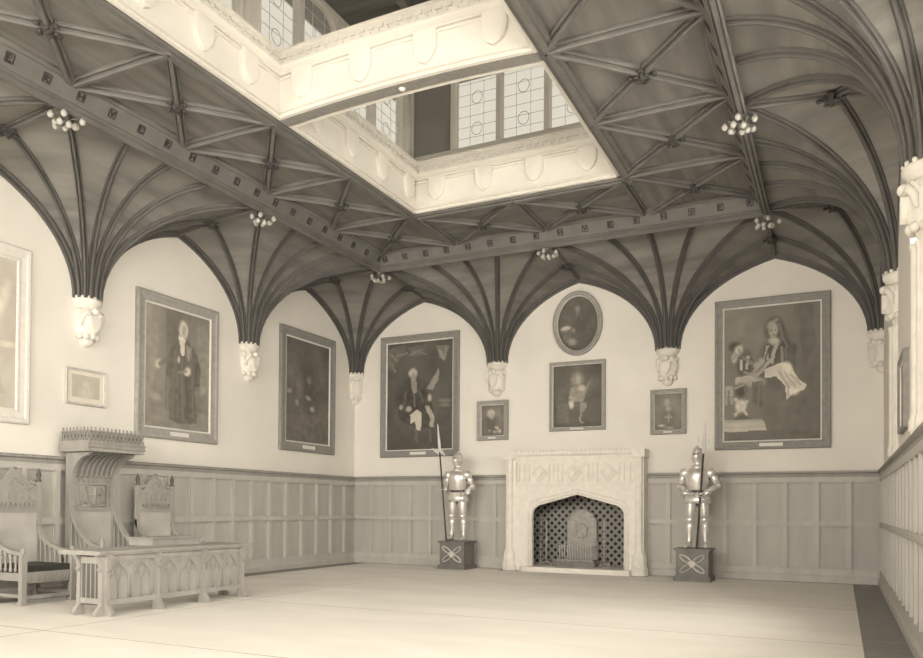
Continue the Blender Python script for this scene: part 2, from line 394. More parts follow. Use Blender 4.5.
def vault(c, n_, s_, kind):
    # n_: unit normal into the room, s_: along the wall; kind 'full' or 'corner' (n_, s_ both point into the room along the two walls)
    c = Vector((c[0], c[1], ZS)); n_ = Vector(n_); s_ = Vector(s_)
    E = []
    if kind == 'full':
        hs = HY if abs(s_.y) > .5 else HX; hn = HX if abs(n_.x) > .5 else HY
        dn = abs((HX-c.x) if n_.x > .5 else (c.x-XR) if n_.x < -.5 else (c.y+HY) if n_.y < -.5 else (NY+1.7-c.y))
        def P(a, b, z): q = c+n_*a+s_*b; q.z = z; return q
        hp = hs if not (abs(s_.x) > .5 and abs(c.x-7.2) < .1) else XR-7.2; E = [(P(0,-hs,ZA),70),(P(.76,-hs,ZR),74),(P(dn,-hs,ZB),84),(P(dn,-.8*hs/1.8,ZB),84),(P(dn,0,ZB),86),(P(dn,.8*hp/1.8,ZB),84),(P(dn,hp,ZB),84),(P(.76,hp,ZR),74),(P(0,hp,ZA),70)]
    else:
        # corner: beam corner is the inner node
        nx = HX if n_.x > 0 else XR; ny = -HY if s_.y < 0 else NY+1.7
        def Q(x, y, z): return Vector((x, y, z))
        E = [(Q(c.x, ny, ZA),66),(Q(c.x+n_.x*.76, ny, ZR),74),(Q(nx, ny, ZB),84),(Q(nx, c.y+s_.y*.76, ZR),74),(Q(nx, c.y, ZA),66)]
    cur = [ribcurve(c, e, th) for e, th in E]
    web = MB(); vs = []
    # each web keeps two strips between ribs, on a slightly hollow surface
    k = len(cur)
    for i in range(k-1):
        A, B = cur[i][0], cur[i+1][0]; rows = [[A[j].lerp(B[j], q/3) for q in range(4)] for j in range(NT+1)]
        flat = [p for r in rows for p in r]
        web.add(flat, [(j*4+q, j*4+q+1, (j+1)*4+q+1, (j+1)*4+q) for j in range(NT) for q in range(3)], True)
    wo = web.build('vault_web', M['web'], ceil)
    for i, (pts, d) in enumerate(cur):
        edge = i in (0, k-1)
        if edge:
            pr = [(a*1.1, b*1.0) for a, b in RP]
            rib_mesh(pts, d, pr, 'wall_rib', wo)
        else: rib_mesh(pts, d, RPs, 'vault_rib', wo)
ysC = [-BY*k for k in range(1, 5)]
for y in ysC:
    vault((LX, y), (1,0,0), (0,1,0), 'full'); vault((RX+.05, y), (-1,0,0), (0,1,0), 'full')
for x in (3.6, 7.2):
    vault((x, FY), (0,-1,0), (1,0,0), 'full')
    vault((x, NY), (0,1,0), (1,0,0), 'full')
vault((LX, FY), (1,0,0), (0,-1,0), 'corner'); vault((RX, FY), (-1,0,0), (0,-1,0), 'corner')
vault((LX, NY), (1,0,0), (0,1,0), 'corner'); vault((RX, NY), (-1,0,0), (0,1,0), 'corner')
# ridge ribs and ridge bosses between neighbouring vaults
def ridge(wallp, bossp, nodep):
    wallp = Vector(wallp); bossp = Vector(bossp); nodep = Vector(nodep)
    straight_rib(wallp, bossp, 'ridge_rib', RPs); straight_rib(bossp, nodep, 'ridge_rib', RPs); boss(bossp.x, bossp.y, bossp.z, .095, 'ridge_boss')
for k in range(5):
    y = -HY*(2*k+1)
    if k == 4: y = NY+1.7
    ridge((LX, y, ZA), (LX+.76, y, ZR), (HX, y, ZB)); ridge((RX, y, ZA), (RX-.76, y, ZR), (XR, y, ZB))
for x in (HX, 5.4, XR):
    ridge((x, FY, ZA), (x, FY-.76, ZR), (x, -HY, ZB))

# ------------------------------------------------------------------ lantern (roof light)
lan = thing('trim_%d' % 20, None, None, (0,0,0), kind='structure')
fr = MB()   # dark moulded frame round the opening
for (a, b, c_, d_) in ((OX0-.22, OX0-.02, OY0-.2, OY1+.2), (OX1+.02, OX1+.22, OY0-.2, OY1+.2)):
    fr.box(a, b, c_, d_, ZC-.06, ZC+.01); fr.box(a+.06, b-.06, c_, d_, ZC-.09, ZC-.06)
for (c_, d_) in ((OY1+.02, OY1+.22), (OY0-.22, OY0-.02)):
    fr.box(OX0-.02, OX1+.02, c_, d_, ZC-.06, ZC+.01); fr.box(OX0-.02, OX1+.02, c_+.06, d_-.06, ZC-.09, ZC-.06)
fr.build('opening_frame', M['rib'], lan)
# curb walls
ZK = 6.93
cb = MB(); cb.box(OX0-.12, OX0, OY0-.12, OY1+.12, ZC, 7.2); cb.box(OX1, OX1+.12, OY0-.12, OY1+.12, ZC, 7.2)
cb.box(OX0, OX1, OY1, OY1+.12, ZC, 7.2); cb.box(OX0, OX1, OY0-.12, OY0, ZC, 7.2)
cb.build('curb', M['lantern'], lan)
def run(mb, prof, a, b, inn, lift=None):
    # moulding run from a to b, prof (inward, z); lift = arched rise at mid span
    n = 2 if lift is None else 13
    path = []; 
    for i in range(n):
        q = i/(n-1); p = Vector(a).lerp(Vector(b), q); 
        if lift: p.z += lift*(1-(2*q-1)**2)
        path.append(p)
    z = Vector((0,0,1)); mb.sweep(path, prof, [z]*n, [Vector(inn)]*n)
PB = [(0,-.03),(.05,-.03),(.05,-.005),(.02,.0),(.02,.03),(.055,.035),(.055,.055),(.01,.075),(0,.09)]             # bottom edge moulding
PC = [(0,-.075),(.03,-.075),(.03,-.05),(.012,-.045),(.012,-.03),(.05,-.03),(.05,-.005),(.035,.0),(.10,.03),(.12,.045),(.12,.075),(.055,.085),(.055,.10),(.055,.25),(.08,.26),(.08,.285),(0,.285)]
def dentils(mb, a, b, inn, lift=None, off=.055):
    a = Vector(a); b = Vector(b); L_ = (b-a).length; t = (b-a).normalized(); n = int(L_/.13); inn = Vector(inn)
    for i in range(n):
        q = (i+.5)/n; z = lift*(1-(2*q-1)**2) if lift else 0
        for zz, sh in ((.115, 0), (.185, .045)):
            p = a.lerp(b, q)+t*sh+Vector((0,0,z+zz)); mb.bar(p+inn*(off+.012)-t*.04, p+inn*(off+.012)+t*.04, .025, .04)
cm = MB(); lm = MB(); dm = MB()
YB = [-7.115, -7.33]
for a, b, inn in (((OX0,OY0,0),(OX0,OY1,0),(1,0,0)), ((OX1,OY0,0),(OX1,OY1,0),(-1,0,0)), ((OX0,OY1,0),(OX1,OY1,0),(0,-1,0)), ((OX0,OY0,0),(OX1,OY0,0),(0,1,0))):
    za = Vector((0,0,ZC)); run(lm, PB, Vector(a)+za, Vector(b)+za, inn)
    zk = Vector((0,0,ZK)); run(cm, PC, Vector(a)+zk, Vector(b)+zk, inn); dentils(dm, Vector(a)+zk, Vector(b)+zk, inn)
lm.build('lower_moulding', M['lantern'], lan); cm.build('cornice', M['lantern'], lan); dm.build('dentil_band', M['lantern'], lan)
def shield(x, y, z, inn, par, s=1.0):
    inn = Vector(inn); t = inn.cross(Vector((0,0,1))); c = Vector((x,y,z))
    out = [(-.15,.2),(-.15,.02)]+[(-.15*math.cos(a*PI/16), .02-.21*math.sin(a*PI/16)) for a in range(1,8)]
    out = out+[(0,-.2)]+[(-p[0],p[1]) for p in out[::-1]]
    k = len(out); vs = [c+t*p[0]*s+Vector((0,0,p[1]*s)) for p in out]; v2 = [p+inn*.05 for p in vs]
    v3 = [c+(p-c)*.85+inn*.062 for p in vs]; cc = c+inn*.072
    mb = MB(); mb.add(vs+v2+v3+[cc], [(i,(i+1)%k,k+(i+1)%k,k+i) for i in range(k)]+[(k+i,k+(i+1)%k,2*k+(i+1)%k,2*k+i) for i in range(k)]+[(2*k+i,2*k+(i+1)%k,3*k) for i in range(k)])
    return mb.build('plaster_shield', M['lantern'], par)
ZSH = 6.72
for y in (-3.74, -4.6, -5.48, -6.36, -7.72, -8.5, -9.35, -10.2, -11.3, -12.2, -13.1, -13.95):
    shield(OX0, y, ZSH, (1,0,0), lan); shield(OX1, y, ZSH, (-1,0,0), lan)
for x in (4.03, 4.91, 5.8, 6.68): shield(x, OY1, ZSH, (0,-1,0), lan)
# cross beams of the lantern, slightly cambered
for y1 in (-6.91, -10.49):
    LF = .06
    ct = MB(); n = 13; path = [Vector((OX0+(OX1-OX0)*i/(n-1), y1-.1, ZC-.015+LF*(1-(2*i/(n-1)-1)**2))) for i in range(n)]
    ct.sweep(path, [(-.075,0),(.1,0),(.1,.84),(-.075,.84)], [Vector((0,0,1))]*n, [Vector((0,-1,0))]*n)
    o = ct.build('cross_beam', M['lantern'], lan)
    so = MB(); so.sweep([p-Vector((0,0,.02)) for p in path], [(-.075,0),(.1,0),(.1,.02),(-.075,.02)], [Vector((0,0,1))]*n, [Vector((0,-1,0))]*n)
    so.build('beam_soffit', M['frame'], o)  # grey stands in for shade under the cream beam
    g = MB(); d2 = MB()
    for s_ in (-1, 1):
        yy = y1-.1+.1*s_
        # thin cornices on both faces
        run(g, PB, (OX0,yy,ZC), (OX1,yy,ZC), (0,s_,0), LF)
        run(g, PC, (OX0,yy,ZK), (OX1,yy,ZK), (0,s_,0), LF*.5); dentils(d2, (OX0,yy,ZK), (OX1,yy,ZK), (0,s_,0), LF*.5)
    g.build('beam_moulding', M['lantern'], o); d2.build('dentil_band', M['lantern'], o)
    for x in (3.98, 4.87, 5.78, 6.68): shield(x, y1-.2, ZSH+.03, (0,-1,0), o, 1.05)
    MB().lathe([(.001,-.05),(.03,-.045),(.045,-.02),(.04,0)], (5.4, y1-.1, ZC+.045), 12).build('lamp_hook', M['lantern'], o)
# ledges, clerestory walls and roof
WX0, WX1, WY1, WY0 = 3.1, 7.7, -3.0, -14.8
lg = MB(); lg.box(WX0-.15, OX0-.0, WY0-.15, WY1+.15, 7.15, 7.21); lg.box(OX1, WX1+.15, WY0-.15, WY1+.15, 7.15, 7.21)
lg.box(OX0, OX1, OY1, WY1+.15, 7.15, 7.21); lg.box(OX0, OX1, WY0-.15, OY0, 7.15, 7.21)
lg.box(WX0-.1, WX0, WY0, WY1, 7.21, 7.5); lg.box(WX1, WX1+.1, WY0, WY1, 7.21, 7.5); lg.box(WX0-.1, WX1+.1, WY1, WY1+.1, 7.21, 7.5); lg.box(WX0-.1, WX1+.1, WY0-.1, WY0, 7.21, 7.5)
lg.build('ledge', M['lantern'], lan)
ZL0, ZL1 = 7.5, 9.0
po = MB()
for x in (WX0, WX1):
    for y in (WY1, -7.2, -10.8, WY0):
        po.box(x-.12, x+.12, y-.14, y+.14, 7.5, 9.1)
        for q in (-.14, .14): po.lathe([(.035,7.5),(.035,9.0)], (x+(.12 if x < 5 else -.12), y+q*.7, 0), 10)
po.build('lantern_post', M['lantern'], lan)
rf = MB(); rf.box(WX0-.6, WX1+.6, WY0-.6, WY1+.6, 9.1, 9.2)
for y in [WY1-.9*k for k in range(14)]: rf.box(WX0, WX1, y-.06, y+.06, 8.98, 9.1)
for x in (4.2, 5.4, 6.6): rf.box(x-.06, x+.06, WY0, WY1, 8.95, 9.1)
rf.build('lantern_roof', M['ceil'], lan)
wl = WY1-.14; 
for a, b in ((-7.06, wl), (-10.66, -7.34), (WY0+.14, -10.94)):
    window(WX0-.02, (a+b)/2, PI/2, b-a, ZL0, 9.0, 4, trans=(), arch=True); window(WX1+.02, (a+b)/2, -PI/2, b-a, ZL0, 9.0, 4, trans=(), arch=True)
window((WX0+WX1)/2, WY1+.02, 0, WX1-WX0-.26, ZL0, 9.0, 5, trans=(), blank=(0,))
window((WX0+WX1)/2, WY0-.02, PI, WX1-WX0-.26, ZL0, 9.0, 5, trans=())

# ------------------------------------------------------------------ carved stone corbels
def corbel_parts(t, corner=False):
    a0, a1 = (PI*1.25, PI*1.75) if corner else (PI, 2*PI); kk = 1.15 if corner else 1; ks = 4 if corner else 7   # wall at y=0, facing -y, springing at z=0
    b = MB(); axis = [(.001,0)]
    b.lathe([(.001,0),(.215*kk,0),(.225*kk,-.03),(.215*kk,-.07),(.18*kk,-.10),(.17*kk,-.14),(.001,-.14)], (0,0,0), 16, a0=a0, a1=a1)
    for k in range(ks):
        a = a0+(a1-a0)*(k+.5)/ks; b.ball((math.cos(a)*.2*kk, math.sin(a)*.2*kk, .012), .03, 8, 5)
    b.build('crown', M['stone'], t)
    b = MB(); b.lathe([(.001,-.13),(.15*kk,-.14),(.19*kk,-.19),(.2*kk,-.27),(.195*kk,-.38),(.185*kk,-.47),(.15*kk,-.55),(.11*kk,-.60),(.10*kk,-.66),(.05*kk,-.70),(.001,-.71)], (0,0,0), 20, a0=a0, a1=a1, f=lambda a, z: 1+.05*math.sin(8*a))
    n = 3 if corner else 5
    for k in range(n):
        a = a0+(a1-a0)*(k+.5)/n; b.ball((math.cos(a)*.18*kk, math.sin(a)*.18*kk, -.2), .05, 8, 6); b.ball((math.cos(a)*.15*kk, math.sin(a)*.15*kk, -.56), .05, 8, 6)
    b.ball((0,-.205,-.19), .055, 10, 8)                                          # angel's head
    q = .55 if corner else 1
    for sx in (-1, 1):
        b.tube([(sx*.06*q,-.2,-.26),(sx*.13*q,-.17,-.22),(sx*.17*q,-.13,-.3),(sx*.17*q,-.11,-.42)], [.03,.045,.04,.02], 8)
    b.build('carved_angel', M['stone'], t)
    b = MB(); o = [(-.08,-.27),(.08,-.27),(.08,-.39),(.05,-.46),(0,-.5),(-.05,-.46),(-.08,-.39)]
    b.prism(o, 1, -.232, -.15); b.build('shield', M['stone'], t)
def corbel(x, y, rz, label, group=None):
    t = thing('stone_corbel', label, 'corbel', (x, y, ZS), rz, group or 'carved stone corbels under the vaults'); corbel_parts(t); return t
c0 = corbel(LX, -BY*2, PI/2, 'carved stone corbel above the small framed picture on the left wall')
dup(c0, (LX, -BY, ZS), PI/2, 'carved stone corbel on left wall between the robed standing portrait and the dark landscape-toned portrait')
c1 = thing('stone_corbel', 'carved stone corbel in the corner where left and far walls meet', 'corbel', (LX, FY, ZS), PI/4, 'carved stone corbels under the vaults'); corbel_parts(c1, True)
dup(c0, (3.6, FY, ZS), 0, 'carved stone corbel on far wall above the small portrait left of the fireplace')
dup(c0, (7.2, FY, ZS), 0, 'carved stone corbel on far wall right above the small portrait right of the fireplace')
dup(c1, (RX, FY, ZS), -PI/4, 'carved stone corbel in the corner beyond the large military portrait')
dup(c0, (RX+.05, -BY, ZS), -PI/2, 'carved stone corbel on right wall atop the thinner pale shaft near the corner')
dup(c0, (RX+.05, -BY*2, ZS), -PI/2, 'large carved stone corbel at the right edge, atop the nearest pale shafts')
for y, nm in ((-BY, 'slender pale stone shafts on right wall near the far corner'), (-BY*2, 'thick cluster of pale stone shafts at the right edge')):
    s = MB()
    for dy, r, dx in ((0,.04,-.06), (-.09,.032,-.03), (.09,.032,-.03)):
        s.lathe([(r*1.5,ZW+.02),(r*1.5,ZW+.12),(r,ZW+.18),(r,3.60),(r*1.3,3.65),(r*1.3,3.68)], (RX+dx, y+dy, 0), 12)
    s.box(RX-.03, RX, y-.16, y+.16, ZW+.02, 3.68)
    tag(s.build('wall_shaft', M['stone']), nm, 'column')

# ------------------------------------------------------------------ ceiling light clusters
def light_cluster():
    t = thing('ceiling_light', 'x', 'ceiling light', (0,0,0))
    b = MB(); b.lathe([(.05,0),(.05,-.03),(.02,-.05),(.018,-.10),(.04,-.12),(.04,-.14),(.001,-.17)], (0,0,0), 12); b.build('stem', M['fixture'], t)
    a_ = MB(); rng = random.Random(5); jit = [(rng.uniform(-.02,.03), rng.uniform(-.03,.03)) for _ in range(10)]
    for k in range(8):
        a = 2*PI*k/8; r = .17 if k % 2 else .10; z = -.10 if k % 2 else -.15
        a_.tube([(0,0,-.13),(math.cos(a)*r*.6, math.sin(a)*r*.6, -.10),(math.cos(a)*r, math.sin(a)*r, z)], .009, 6)
    a_.build('arms', M['fixture'], t)
    for k in range(10):
        a = 2*PI*k/10; r = .18 if k % 2 else .10; z = (-.10 if k % 2 else -.15)+jit[k][0]; r += jit[k][1]
        g = MB().lathe([(.012,.03),(.018,.02),(.033,.0),(.038,-.018),(.03,-.042),(.014,-.055),(.001,-.058)], (math.cos(a)*r, math.sin(a)*r, z), 10)
        g.build('glass_shade', M['bulb'], t, label='white frosted glass shade')
    return t
Lp = [(HX,-HY,'cluster of white glass lights at the far left corner of the ceiling beams'),
      (5.4,-HY,'cluster of white glass lights on the far beam above the oval portrait'),
      (XR,-HY,'cluster of white glass lights at the far right corner of the ceiling beams'),
      (HX,-HY*3,'cluster of white glass lights midway along the left beam'),
      (HX,-HY*5,'cluster of white glass lights under the left beam at the picture\'s left edge'),
      (XR,-HY*3,'large bright cluster of white glass lights midway along the right beam')]
l0 = light_cluster()
for i, (x, y, lb) in enumerate(Lp):
    o = l0 if i == 0 else dup(l0, (0,0,0))
    o.location = (x, y, ZBB-.012); o.rotation_euler = (0,0,.3*i); o['label'] = lb; o['group'] = 'light clusters under the ceiling beams'

# ------------------------------------------------------------------ pictures
def srgb(v):
    v = max(0, min(1, v)); return v/12.92 if v <= .04045 else ((v+.055)/1.055)**2.4
from mathutils import noise as mn
def inside(poly, x, y):
    c = False; n = len(poly); j = n-1
    for i in range(n):
        xi, yi = poly[i]; xj, yj = poly[j]
        if (yi > y) != (yj > y) and x < (xj-xi)*(y-yi)/(yj-yi)+xi: c = not c
        j = i
    return c
LIFT = .075
def tonefield(bgf, strokes, asp, seed, nzs=5, nza=.05):
    def f(x, y):     # x right, y down, both 0..1
        n = mn.noise((x*nzs*asp+seed, y*nzs, seed*1.7)); n2 = mn.noise((x*nzs*4*asp, y*nzs*4+seed, 3.1+seed))
        xw = x+n2*.012; yw = y+n*.008
        t = bgf(x, y)+n*nza+n2*nza*.5
        for s in strokes:
            if s[0] == 'e':
                _, cx, cy, rx, ry, ang, tone, soft = s
                dx = (xw-cx)*asp; dy = yw-cy; ca, sa = math.cos(ang), math.sin(ang)
                u = (dx*ca+dy*sa)/(rx*asp); v = (-dx*sa+dy*ca)/ry; d = math.sqrt(u*u+v*v)
                if d < 1+soft: a = 1 if d < 1-soft else (1+soft-d)/(2*soft); t = t*(1-a)+(tone+n2*.05)*a
            elif s[0] == 'l':
                _, x0, y0, x1, y1, wd, tone = s
                dx, dy = (x1-x0)*asp, y1-y0; L2 = dx*dx+dy*dy; px, py = (xw-x0)*asp, yw-y0; q = max(0, min(1, (px*dx+py*dy)/L2))
                d = math.hypot(px-q*dx, py-q*dy)/wd
                if d < 1.3: a = min(1, (1.3-d)/.6)*.85; t = t*(1-a)+tone*a
            else:
                _, poly, tone, al = s
                if inside(poly, xw, yw): t = t*(1-al)+(tone+n2*.06)*al
        return t
    return f
def outline_rect(w_, h_): return lambda i: [(-w_/2+i,-h_/2+i),(w_/2-i,-h_/2+i),(w_/2-i,h_/2-i),(-w_/2+i,h_/2-i)]
def outline_oval(w_, h_, n=56): return lambda i: [((w_/2-i)*math.cos(2*PI*k/n),(h_/2-i)*math.sin(2*PI*k/n)) for k in range(n)]
def loops(mb, ol, prof, smooth=False):
    rows = [[(x,-d,z) for x,z in ol(i)] for i, d in prof]; n = len(rows[0]); vs = [p for r in rows for p in r]
    mb.add(vs, [(a*n+j,a*n+(j+1)%n,(a+1)*n+(j+1)%n,(a+1)*n+j) for a in range(len(rows)-1) for j in range(n)], smooth)
def picture(label, cx, cz, w_, h_, fw, wall, frame_mat, field, oval=False, slip=.035, plate=True, depth=.07, cat='painting', name='framed_portrait', res=.02, loc=None, mount=None, tilt=0):
    loc_ = {'far': (cx, FY, cz), 'left': (LX, cx, cz), 'right': (RX, cx, cz)}[wall]; rz = {'far': 0, 'left': PI/2, 'right': -PI/2}[wall]
    t = thing(name, label, cat, loc_, rz); t.rotation_euler = (tilt, 0, rz)
    ol = outline_oval(w_, h_) if oval else outline_rect(w_, h_)
    f = MB(); loops(f, ol, [(0,.0),(0,depth*.8),(fw*.12,depth),(fw*.3,depth*.95),(fw*.4,depth*.75),(fw*.75,depth*.62),(fw*.85,depth*.7),(fw-slip,depth*.55),(fw-slip,.02)], oval)
    f.build('frame', frame_mat, t)
    s = MB(); loops(s, ol, [(fw-slip-.001,.02),(fw-slip-.001,depth*.6),(fw-slip*.4,depth*.62),(fw,depth*.4),(fw,.015)], oval); s.build('gilt_slip', M['slip'], t)
    cw, ch = w_-2*fw+.01, h_-2*fw+.01
    nx = max(10, int(cw/res)); ny = max(10, int(ch/res)); me = bpy.data.meshes.new('canvas'); vs = []; cols = []
    for j in range(ny+1):
        for i in range(nx+1):
            u = i/nx; v = j/ny; x = (u-.5)*cw; z = (.5-v)*ch
            if oval:      # square-to-disc mapping
                a, b = 2*u-1, 1-2*v; x = a*math.sqrt(1-b*b/2)*cw/2; z = b*math.sqrt(1-a*a/2)*ch/2; u = x/cw+.5; v = .5-z/ch
            vs.append((x,-.022,z)); g = field(u, v)+LIFT; cols += [srgb(g*1.02), srgb(g*.985), srgb(g*.925), 1]
    me.from_pydata(vs, [], [(j*(nx+1)+i,(j+1)*(nx+1)+i,(j+1)*(nx+1)+i+1,j*(nx+1)+i+1) for j in range(ny) for i in range(nx)])
    me.materials.append(M['paint']); at = me.color_attributes.new('paint', 'FLOAT_COLOR', 'POINT'); at.data.foreach_set('color', cols)
    o = bpy.data.objects.new('canvas', me); COL.objects.link(o); o.parent = t
    MB().box(-cw/2-.01 if not oval else -cw*.35, cw/2+.01 if not oval else cw*.35, -.015, 0, -ch/2 if not oval else -ch*.35, ch/2 if not oval else ch*.35).build('backing', frame_mat, t)
    if plate:
        MB().box(-min(.2,w_*.12), min(.2,w_*.12), -depth-.004, -depth*.6, -h_/2+fw*.3, -h_/2+fw*.65).build('nameplate', M['plate'], t, label='bright brass nameplate')
    return t
E = 'e'; P_ = 'p'; Ln = 'l'
vign = lambda c, e: (lambda x, y: c-(c-e)*min(1, ((x-.5)**2+(y-.45)**2)*2.6))
# robed man standing (left wall)
field = tonefield(lambda x, y: .50-.08*(1-abs(x-.5)*2)+(.06 if x < .3 else 0)*(1-y), [
    (P_, [(.0,.80),(1,.84),(1,1),(0,1)], .50, .8), (P_, [(0,.0),(.12,0),(.2,.3),(.1,.75),(0,.8)], .56, .6), (P_, [(.78,.1),(.92,.05),(1,.2),(1,.6),(.85,.7)], .53, .6),
    (P_, [(.45,.27),(.60,.22),(.76,.30),(.86,.45),(.84,.6),(.76,.62),(.80,.93),(.5,.95),(.36,.92),(.40,.6),(.30,.56),(.33,.42),(.38,.32)], .36, .95),
    (P_, [(.44,.3),(.5,.3),(.52,.9),(.47,.9)], .42, .5), (P_, [(.3,.5),(.5,.5),(.42,.9),(.3,.85)], .40, .5),
    (E,.57,.15,.07,.075,0,.78,.25), (E,.575,.155,.035,.05,0,.62,.3), (P_, [(.50,.2),(.6,.22),(.59,.36),(.53,.38)], .82, .9),
    (E,.19,.48,.045,.04,.4,.72,.3), (E,.64,.5,.05,.04,.6,.78,.3), (E,.66,.33,.03,.06,.3,.55,.4), (E,.5,.41,.02,.03,0,.68,.3), (E,.15,.75,.08,.03,.3,.58,.5), (E,.9,.63,.05,.03,0,.58,.5),
    (Ln,.44,.35,.40,.9,.008,.43), (Ln,.55,.4,.57,.92,.009,.44), (Ln,.62,.55,.66,.9,.008,.30), (Ln,.70,.4,.74,.88,.008,.43), (Ln,.78,.42,.78,.6,.008,.30), (Ln,.36,.42,.22,.48,.02,.42), (Ln,.63,.28,.66,.40,.01,.58), (Ln,.69,.29,.70,.38,.008,.52), (Ln,.5,.52,.62,.5,.012,.5), (Ln,.34,.6,.33,.85,.006,.48)], .64, 2.0)
picture('tall framed portrait of a standing robed man on the left wall', -5.295, 3.61, 1.83, 2.42, .2, 'left', M['frame_mid'], field)
# dark portrait (left wall)
field = tonefield(vign(.40,.33), [(E,.5,.45,.22,.3,0,.31,.6),(E,.08,.52,.05,.02,0,.55,.5),(E,.5,.56,.06,.02,.2,.6,.5),(E,.6,.66,.05,.025,0,.62,.5),(E,.52,.38,.05,.04,0,.46,.5),(E,.3,.45,.08,.1,0,.42,.6),(E,.25,.62,.04,.03,0,.52,.5),
    (P_, [(0,.75),(1,.7),(1,1),(0,1)], .41, .6)], .64, 5.3, nza=.07)
picture('tall dark blurred portrait in a grey frame on the left wall near the corner', -1.675, 3.72, 1.9, 2.56, .21, 'left', M['frame'], field)
# pale portrait at left edge
field = tonefield(lambda x, y: .68, [(P_, [(0,.25),(.5,.2),(.9,.9),(0,1)], .58, .6), (P_, [(0,.57),(1,.55),(1,.59),(0,.6)], .8, .6), (E,.85,.3,.05,.14,.3,.78,.5),(E,.5,.3,.1,.08,0,.75,.4)], .64, 8.1)
picture('large pale faded portrait cut by the left edge of the picture', -8.95, 3.62, 1.83, 2.44, .2, 'left', M['frame_pale'], field)
# small drawing (left wall)
field = tonefield(lambda x, y: .80 if (x < .1 or x > .9 or y < .1 or y > .86) else .66, [(E,.5,.42,.09,.14,0,.72,.4),(E,.5,.7,.18,.18,0,.72,.5)], 1.2, 3.3, nza=.02)
picture('small pale landscape-format framed picture on left wall beneath a corbel', -7.115, 3.05, .70, .54, .045, 'left', M['frame_light'], field, slip=.012, plate=False, depth=.05, cat='picture', name='framed_picture', tilt=0)
# seated man in turban-like white wig with flag (far wall)
field = tonefield(vign(.33,.27), [(P_, [(0,.05),(.3,.02),(.25,.12),(.12,.2),(.05,.26),(0,.22)], .37, .8), (P_, [(.3,.05),(.62,.03),(.55,.12),(.42,.14)], .40, .7), (P_, [(.75,.05),(.95,.06),(.88,.2),(.8,.16)], .47, .7),
    (E,.4,.52,.24,.2,0,.25,.4), (P_, [(.15,.5),(.35,.42),(.6,.45),(.72,.62),(.7,.8),(.5,.82),(.2,.72)], .24, .8),
    (E,.40,.29,.065,.045,0,.68,.25), (E,.405,.335,.042,.045,0,.56,.3), (P_, [(.36,.37),(.46,.37),(.47,.47),(.41,.48)], .52, .9),
    (P_, [(.60,.44),(.68,.36),(.80,.24),(.79,.36),(.7,.46)], .52, .95), (E,.22,.60,.035,.025,0,.56,.3), (E,.34,.62,.045,.028,.3,.6,.3), (E,.66,.53,.03,.035,0,.62,.3),
    (P_, [(.36,.68),(.46,.63),(.54,.66),(.53,.82),(.46,.82),(.44,.74),(.38,.76)], .74, .95), (P_, [(.58,.6),(.64,.6),(.74,.7),(.72,.8),(.66,.79),(.66,.7)], .60, .95), (E,.88,.56,.09,.02,0,.44,.5), (E,.88,.6,.08,.015,0,.46,.5),
    (Ln,.05,.1,.15,.16,.012,.45), (Ln,.15,.12,.3,.1,.01,.46), (Ln,.35,.12,.5,.08,.01,.47), (Ln,.5,.1,.6,.12,.008,.42), (Ln,.8,.1,.86,.17,.012,.55), (Ln,.9,.08,.88,.18,.008,.5), (Ln,.08,.2,.12,.26,.01,.44),
    (Ln,.3,.45,.26,.6,.008,.36), (Ln,.42,.48,.43,.6,.008,.42), (Ln,.5,.46,.56,.56,.008,.36), (Ln,.16,.6,.12,.72,.01,.34), (Ln,.46,.82,.46,.92,.012,.38), (Ln,.66,.82,.68,.92,.01,.36)], .66, 1.2, nza=.04)
picture('tall portrait of a seated white-wigged man, left on the far wall', 1.70, 3.795, 2.01, 2.76, .17, 'far', M['frame'], field)
# small portrait left of fireplace
field = tonefield(vign(.45,.36), [(E,.42,.62,.28,.3,0,.34,.4),(E,.42,.27,.17,.13,.2,.66,.3),(E,.44,.36,.09,.1,0,.58,.3),(E,.68,.74,.1,.05,.4,.66,.3),(E,.8,.85,.08,.06,0,.66,.3),(E,.35,.82,.05,.05,0,.55,.4),(E,.6,.87,.1,.04,0,.6,.3)], .75, 4.4)
picture('small portrait under a corbel, left of the oval portrait', 3.51, 3.155, .72, .85, .10, 'far', M['frame_mid'], field, slip=.02, depth=.09)
# oval portrait
field = tonefield(vign(.36,.28), [(E,.5,.25,.06,.07,0,.52,.4),(P_, [(.46,.3),(.54,.3),(.55,.52),(.62,.6),(.55,.6),(.47,.45)], .50, .7),(E,.6,.5,.2,.2,0,.31,.5),(E,.2,.58,.13,.045,-.15,.68,.3),(P_, [(.08,.6),(.33,.6),(.34,.78),(.2,.86)], .42, .7),(E,.4,.62,.04,.04,0,.5,.4),(E,.37,.83,.1,.06,.2,.54,.4)], .8, 6.6)
picture('oval framed portrait high above the fireplace', 5.385, 5.06, 1.05, 1.32, .105, 'far', M['frame_mid'], field, oval=True, slip=.05, plate=False, depth=.08)
# square portrait above fireplace
field = tonefield(vign(.37,.30), [(E,.5,.24,.13,.11,0,.50,.3),(E,.51,.24,.055,.065,0,.62,.3),(P_, [(.36,.36),(.6,.32),(.68,.45),(.62,.6),(.4,.6),(.34,.5)], .54, .85),(E,.6,.38,.07,.05,0,.66,.4),(P_, [(.32,.5),(.45,.5),(.4,.7),(.34,.66)], .6,.7),(E,.38,.64,.05,.06,0,.74,.4),(P_, [(.56,.62),(.68,.6),(.7,.68),(.6,.78),(.58,.9),(.66,.95),(.55,.94)], .56,.8),(P_, [(.08,.6),(.3,.64),(.35,.95),(.08,.92)], .41, .6),(E,.66,.45,.02,.2,.4,.52,.5)], .8, 7.7)
picture('squarish portrait of a seated man directly above the fireplace', 5.385, 3.578, 1.18, 1.42, .078, 'far', M['frame_mid'], field, slip=.035, plate=True, depth=.07)
